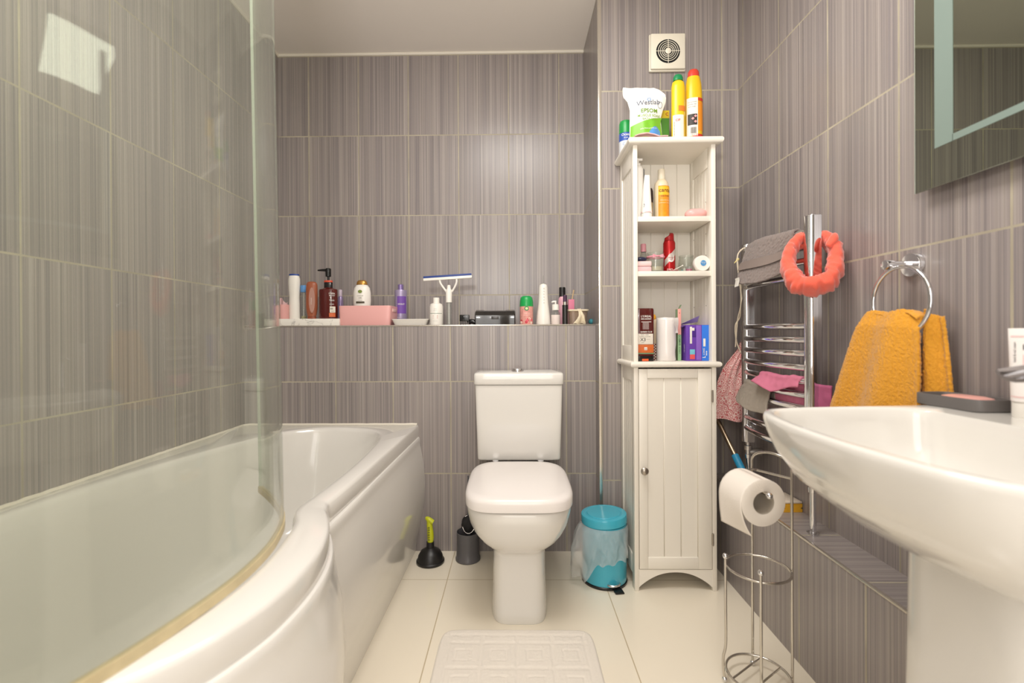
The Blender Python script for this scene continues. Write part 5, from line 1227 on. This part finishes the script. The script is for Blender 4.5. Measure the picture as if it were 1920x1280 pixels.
# ================================================================== ON THE BASIN AND LEDGE
sd = thing('soap_tray', 'slate grey soap dish holding pink soap on the basin corner', 'soap dish', (.872, .915, .8003), rotz=rad(4))
SL = mat('slate_resin', (104, 100, 98), .5)
rg = lambda a, c, z: sring(0, 0, .040 * a, .066 * c, z, 5, 56)
MB().loft([rg(.95, .96, 0), rg(1, 1, .002), rg(1, 1, .0215), rg(.985, .99, .023), rg(.90, .93, .023), rg(.88, .92, .021), rg(.86, .9, .010)]).build('dish', SL, sd, ang=40)
o = tag(MB().loft([sring(0, 0, .026 * s, .040 * s, z, 3, 40) for s, z in ((.8, 0), (.98, .003), (1, .007), (.94, .011), (.7, .0135))]).build('soap_bar', mat('pink_soap', (230, 170, 160), .35, sub=.1), None), 'pale pink bar of soap lying in the slate grey dish', 'soap'); o.location = (.874, .906, .8108); o.rotation_euler = (0, 0, rad(8))
hx = thing('hand_cream_tube', 'white and pink hand cream tube at the right edge on basin', 'tube', (.879, .802, .8003), rotz=rad(-46))
R = []
for i in range(11):
    q = i / 10; R.append(sring(0, 0, .0225 + .003 * q, .021 * (1 - q) ** .75 + .0012, .028 + .125 * q, 2.3, 40))
tb_ = MB().loft(R).build('tube', mat('tube_white', (240, 234, 230), .35), hx, ang=50)
MB().lathe([(.0205, 0), (.0215, .002), (.0215, .0265), (.02, .0275)], n=36).build('cap', WHITEP, hx)
def tf(a, c):
    q = min(max((c - .028) / .125, 0), 1); rx, ry = .0225 + .003 * q, .021 * (1 - q) ** .75 + .0012
    a = min(max(a, -rx * .99), rx * .99); return (a, -ry * (1 - (abs(a) / rx) ** 2.3) ** (1 / 2.3) - .0008, c)
PKL = mat('tube_pink', (236, 196, 194), .5)
patch(tb_, 'pink_line', PKL, tf, -.022, .022, .138, .1405, 14); patch(tb_, 'pink_line', PKL, tf, -.022, .022, .035, .037, 14)
for k in range(8): patch(tb_, 'pink_stripe', PKL, tf, -.008 + k * .0026, -.0068 + k * .0026, .062, .108, 1, 4)
letters(tb_, [('ION', .004, .116, .014, 0)], tf, INK); letters(tb_, [('hand & nail cream', 0, 0, .0048, 0)], lambda a, c: tf(-.016 - c, .112 + a), INK); letters(tb_, [('75 ml', .004, .045, .004, 0)], tf, INK)

# sponge, brush rest, pole on the ledge
sp_ = thing('cleaning_sponge', 'yellow sponge with white scouring top on the tiled ledge', 'sponge', (.895, 1.548, ZLED + .0004), rotz=rad(2))
YS = mat('sponge_yellow', (236, 176, 44), .95, bump=1.0, bscale=220)
b = MB(); b.prism([(-.030, 0), (.030, 0), (.030, .010), (.024, .0125), (.030, .016), (.030, .027), (-.030, .027), (-.030, .016), (-.024, .0125), (-.030, .010)], lambda a, c, d: (a, d, c), -.045, .045); b.build('foam', YS, sp_, smooth=False, label='yellow foam block with side grooves')
rbox(sp_, 'scouring_pad', mat('scourer_white', (228, 214, 196), .95, bump=1, bscale=300), -.030, .030, -.045, .045, .0275, .034, .002)
o = tag(MB().box(-.005, .004, -.05, .05, 0, .004, .0015).build('cleaning_cloth_edge', mat('ochre_cloth', (214, 164, 76), .9), None), 'thin ochre cloth strip lying along the ledge edge under the roll', 'cloth'); o.location = (XLED + .008, 1.53, ZLED + .0024)
mp_ = thing('mop', 'mop with steel pole and blue sleeve leaning behind the cabinet', 'mop', (.872, 1.625, ZLED), world=True)
m0, m2 = atY(1397, 884, 1.69), atY(1345, 786, 1.83)
m1 = atY(1378, 853, 1.725); dirm = (m1 - m2).normalized()
pa, pb_ = m2 - dirm * .05, m1 + dirm * .005
pe = m1 + dirm * .20
pe = m1 + (pe - m1) * ((m1.z - ZLED - .035) / max(.02, m1.z - pe.z)) if m1.z - pe.z > 0 else pe
MB().tube([pa, pb_], .0085, 14).build('pole', mat('champagne_steel', (168, 148, 124), .3, .9), mp_)
sl = MB(); N = 26; sl.tube([m1.lerp(pe, i / N) for i in range(N + 1)], [.0125 + .0006 * (i % 2) for i in range(N + 1)], 16); sl.build('sleeve', mat('cerulean_grip', (36, 136, 178), .5), mp_, label='ribbed cerulean blue sleeve')
MB().tube([pe, pe + dirm * .012], .0145, 16).build('collar', mat('mop_orange', (226, 128, 60), .5), mp_, label='orange collar')
b = MB(); b.box(pe.x - .030, pe.x + .020, pe.y - .05, pe.y + .012, ZLED + .0022, ZLED + .030, .010, 3); b.build('mop_head', mat('peach_plastic', (226, 178, 150), .5), mp_, label='peach coloured plastic head')

# ================================================================== TOILET ROLL STAND
st = thing('toilet_roll_stand', 'chrome wire toilet roll stand beside the right wall ledge', 'toilet roll stand', (.652, 1.252, 0), world=True)
ccx, ccy, rr_ = .652, 1.252, .0785
def ringz(z, r=rr_, w=.0033): return MB().tube([(ccx + r * cos(2 * PI * i / 56), ccy + r * sin(2 * PI * i / 56), z) for i in range(56)], w, 10, True)
ringz(.316).build('upper_ring', WIRE, st); ringz(.030).build('base_ring', WIRE, st)
for k, o in ((0, -.022), (1, .030)):
    hw = math.sqrt(rr_ ** 2 - o * o)
    a = rad(35); dx, dy = cos(a), sin(a)
    MB().tube([(ccx - dy * o - dx * hw, ccy + dx * o - dy * hw, .030), (ccx - dy * o + dx * hw, ccy + dx * o + dy * hw, .030)], .0026, 8).build('base_rod', WIRE, st)
A = Vector((ccx - .081, ccy + .012, 0)); Bq = Vector((ccx - .032, ccy - .076, 0)); Cq = Vector((.676, 1.328, 0)); Dq = Vector((.735, 1.238, 0))
def zed(p, z): return Vector((p.x, p.y, z))
for p, nm in ((A, 'front_post'), (Bq, 'front_post')):
    ou = (p - Vector((ccx, ccy, 0))).normalized()
    po = MB().tube(crom([zed(p, .338), zed(p, .20), zed(p, .105), zed(p + ou * .006, .07), zed(p + ou * .006, .035), zed(p + ou * .003, .010)], 5), .0036, 10).build(nm, WIRE, st)
    MB().ball(zed(p, .342), .0075, 16, 10).build('ball_finial', CHROME, po); MB().ball(zed(p + ou * .003, .0072), .007, 16, 10).build('ball_foot', CHROME, po)
mid = (Cq + Dq) / 2; half_ = (Dq - Cq) / 2
arc = [zed(Cq, .010), zed(Cq, .2), zed(Cq, .4), zed(Cq, .585)] + [zed(mid + half_ * -cos(PI * i / 14), .585 + .032 * sin(PI * i / 14)) for i in range(1, 14)] + [zed(Dq, .585), zed(Dq, .4), zed(Dq, .2), zed(Dq, .010)]
fr_ = MB().tube(arc, .0036, 10).build('back_frame', WIRE, st, label='tall arched wire frame')
MB().tube([zed(Cq, .560), zed(Dq, .560)], .0034, 10).build('crossbar', WIRE, fr_)
for p in (Cq, Dq): MB().ball(zed(p, .0072), .007, 16, 10).build('ball_foot', CHROME, fr_)
# roll
f0 = atY(1432, 943, 1.118); f1 = Vector((f0.x - .012, 1.213, f0.z)); ax = (f1 - f0).normalized()
arm0 = zed(Cq.lerp(Dq, .12), .560)
tip = f0 - ax * .016 + Vector((0.0, 0, .0245))
b = MB(); b.tube(crom([arm0, arm0 + Vector((-.022, -.010, .004)), Vector((f1.x + .002, f1.y + .022, tip.z + .002)), f1 + Vector((0, 0, .0245)), f0.lerp(f1, .5) + Vector((0, 0, .0245)), tip], 6), .0034, 10); am = b.build('roll_arm', WIRE, st)
MB().ball(tip - ax * .004, .0078, 18, 12).build('ball_end', CHROME, am)
rl = thing('toilet_roll', 'white toilet roll hanging on the wire stand arm with loose sheet', 'toilet roll', f0.lerp(f1, .5), world=True)
PAPER = mat('toilet_paper', (240, 232, 222), .95, bump=.25, bscale=260)
u1 = Vector((0, 0, 1)); s1 = ax.cross(u1).normalized()
def rp(r, a, q): return f0.lerp(f1, q) + s1 * (r * cos(a)) + u1 * (r * sin(a))
n = 64; b = MB(); RO, RI = .0565, .0275
b.loft([[rp(r, 2 * PI * i / n, q) for i in range(n)] for r, q in ((RI, 0), (RI + .001, -.004), (RO - .002, -.006), (RO, .006), (RO, .994), (RO - .002, 1), (RI, 1), (RI, 0))], cap0=False, cap1=False)
bmesh.ops.remove_doubles(b.bm, verts=b.bm.verts, dist=.00001)
b.build('paper_roll', PAPER, rl, ang=40)
b = MB(); b.loft([[rp(r, 2 * PI * i / n, q) for i in range(n)] for r, q in ((RI - .0002, .004), (RI - .0002, .996), (RI - .0013, .996), (RI - .0013, .004), (RI - .0002, .004))], cap0=False, cap1=False); b.build('core', mat('grey_card_core', (188, 178, 164), .9), rl)
sgn = 1 if s1.x < 0 else -1
def hang(u, v):
    L = .078 + .0 * u
    if v < .25:
        a = (PI / 2 if sgn > 0 else PI / 2) * (1 - v / .25); p = rp(RO + .0006 + .0005 * v, a if sgn > 0 else PI - a, u * .99 + .005)
        return p
    d = (v - .25) / .75
    p = rp(RO + .001, 0 if sgn > 0 else PI, u * .99 + .005)
    return p + Vector((0, 0, -L * d)) - s1 * (sgn * -.0 + sgn * .020 * d * d * (1 - u)) * 1.0 + Vector((.006 * d * d, 0, 0))
b = MB(); b.grid(hang, 14, 26, .0008); b.build('loose_sheet', PAPER, rl, ang=180, label='loose end of paper hanging down')
# ================================================================== LIGHT
def area(name, loc, rot, sx, sy, e, c=(1, .93, .84), shape='RECTANGLE'):
    l = bpy.data.lights.new(name, 'AREA'); l.shape = shape; l.size = sx; l.size_y = sy; l.energy = e; l.color = c
    o = bpy.data.objects.new(name, l); COL.objects.link(o); o.location = loc; o.rotation_euler = rot; return o
area('ceiling_lamp_light', (.02, 1.0, ZC - .026), (0, 0, 0), .6, .6, 17.5, (1, .97, .935))
area('rear_fill_light', (.0, YF + .03, 1.25), (rad(90), 0, 0), .85, 1.6, 13, (1, .975, .945))  # unseen fill lamp added behind the camera, in front of the closed door
area('bounced_flash', (-.15, -.30, 1.45), (rad(155), 0, 0), .25, .25, 21, (1, .975, .945))
w = bpy.data.worlds.new('world'); scene.world = w; w.use_nodes = True
w.node_tree.nodes['Background'].inputs[0].default_value = (1, .95, .9, 1); w.node_tree.nodes['Background'].inputs[1].default_value = .3

# ================================================================== CAMERA
cd = bpy.data.cameras.new('camera'); co = bpy.data.objects.new('camera', cd); COL.objects.link(co)
cd.sensor_width = 36; cd.lens = FPX / 1920 * 36; cd.clip_start = .02
cd.shift_x = (960 - CX) / 1920; cd.shift_y = (CY - 640) / 1920
r = RR; M3 = Matrix((r[0], r[2], -Vector(r[1]))).transposed()
co.matrix_world = Matrix.Translation(CAM) @ M3.to_4x4()
cd.dof.use_dof = True; cd.dof.focus_distance = 1.85; cd.dof.aperture_fstop = 2.6
scene.camera = co
vs = scene.view_settings; vs.view_transform = 'Standard'; vs.look = 'None'; vs.gamma = 1; vs.exposure = 0.10; vs.use_curve_mapping = False
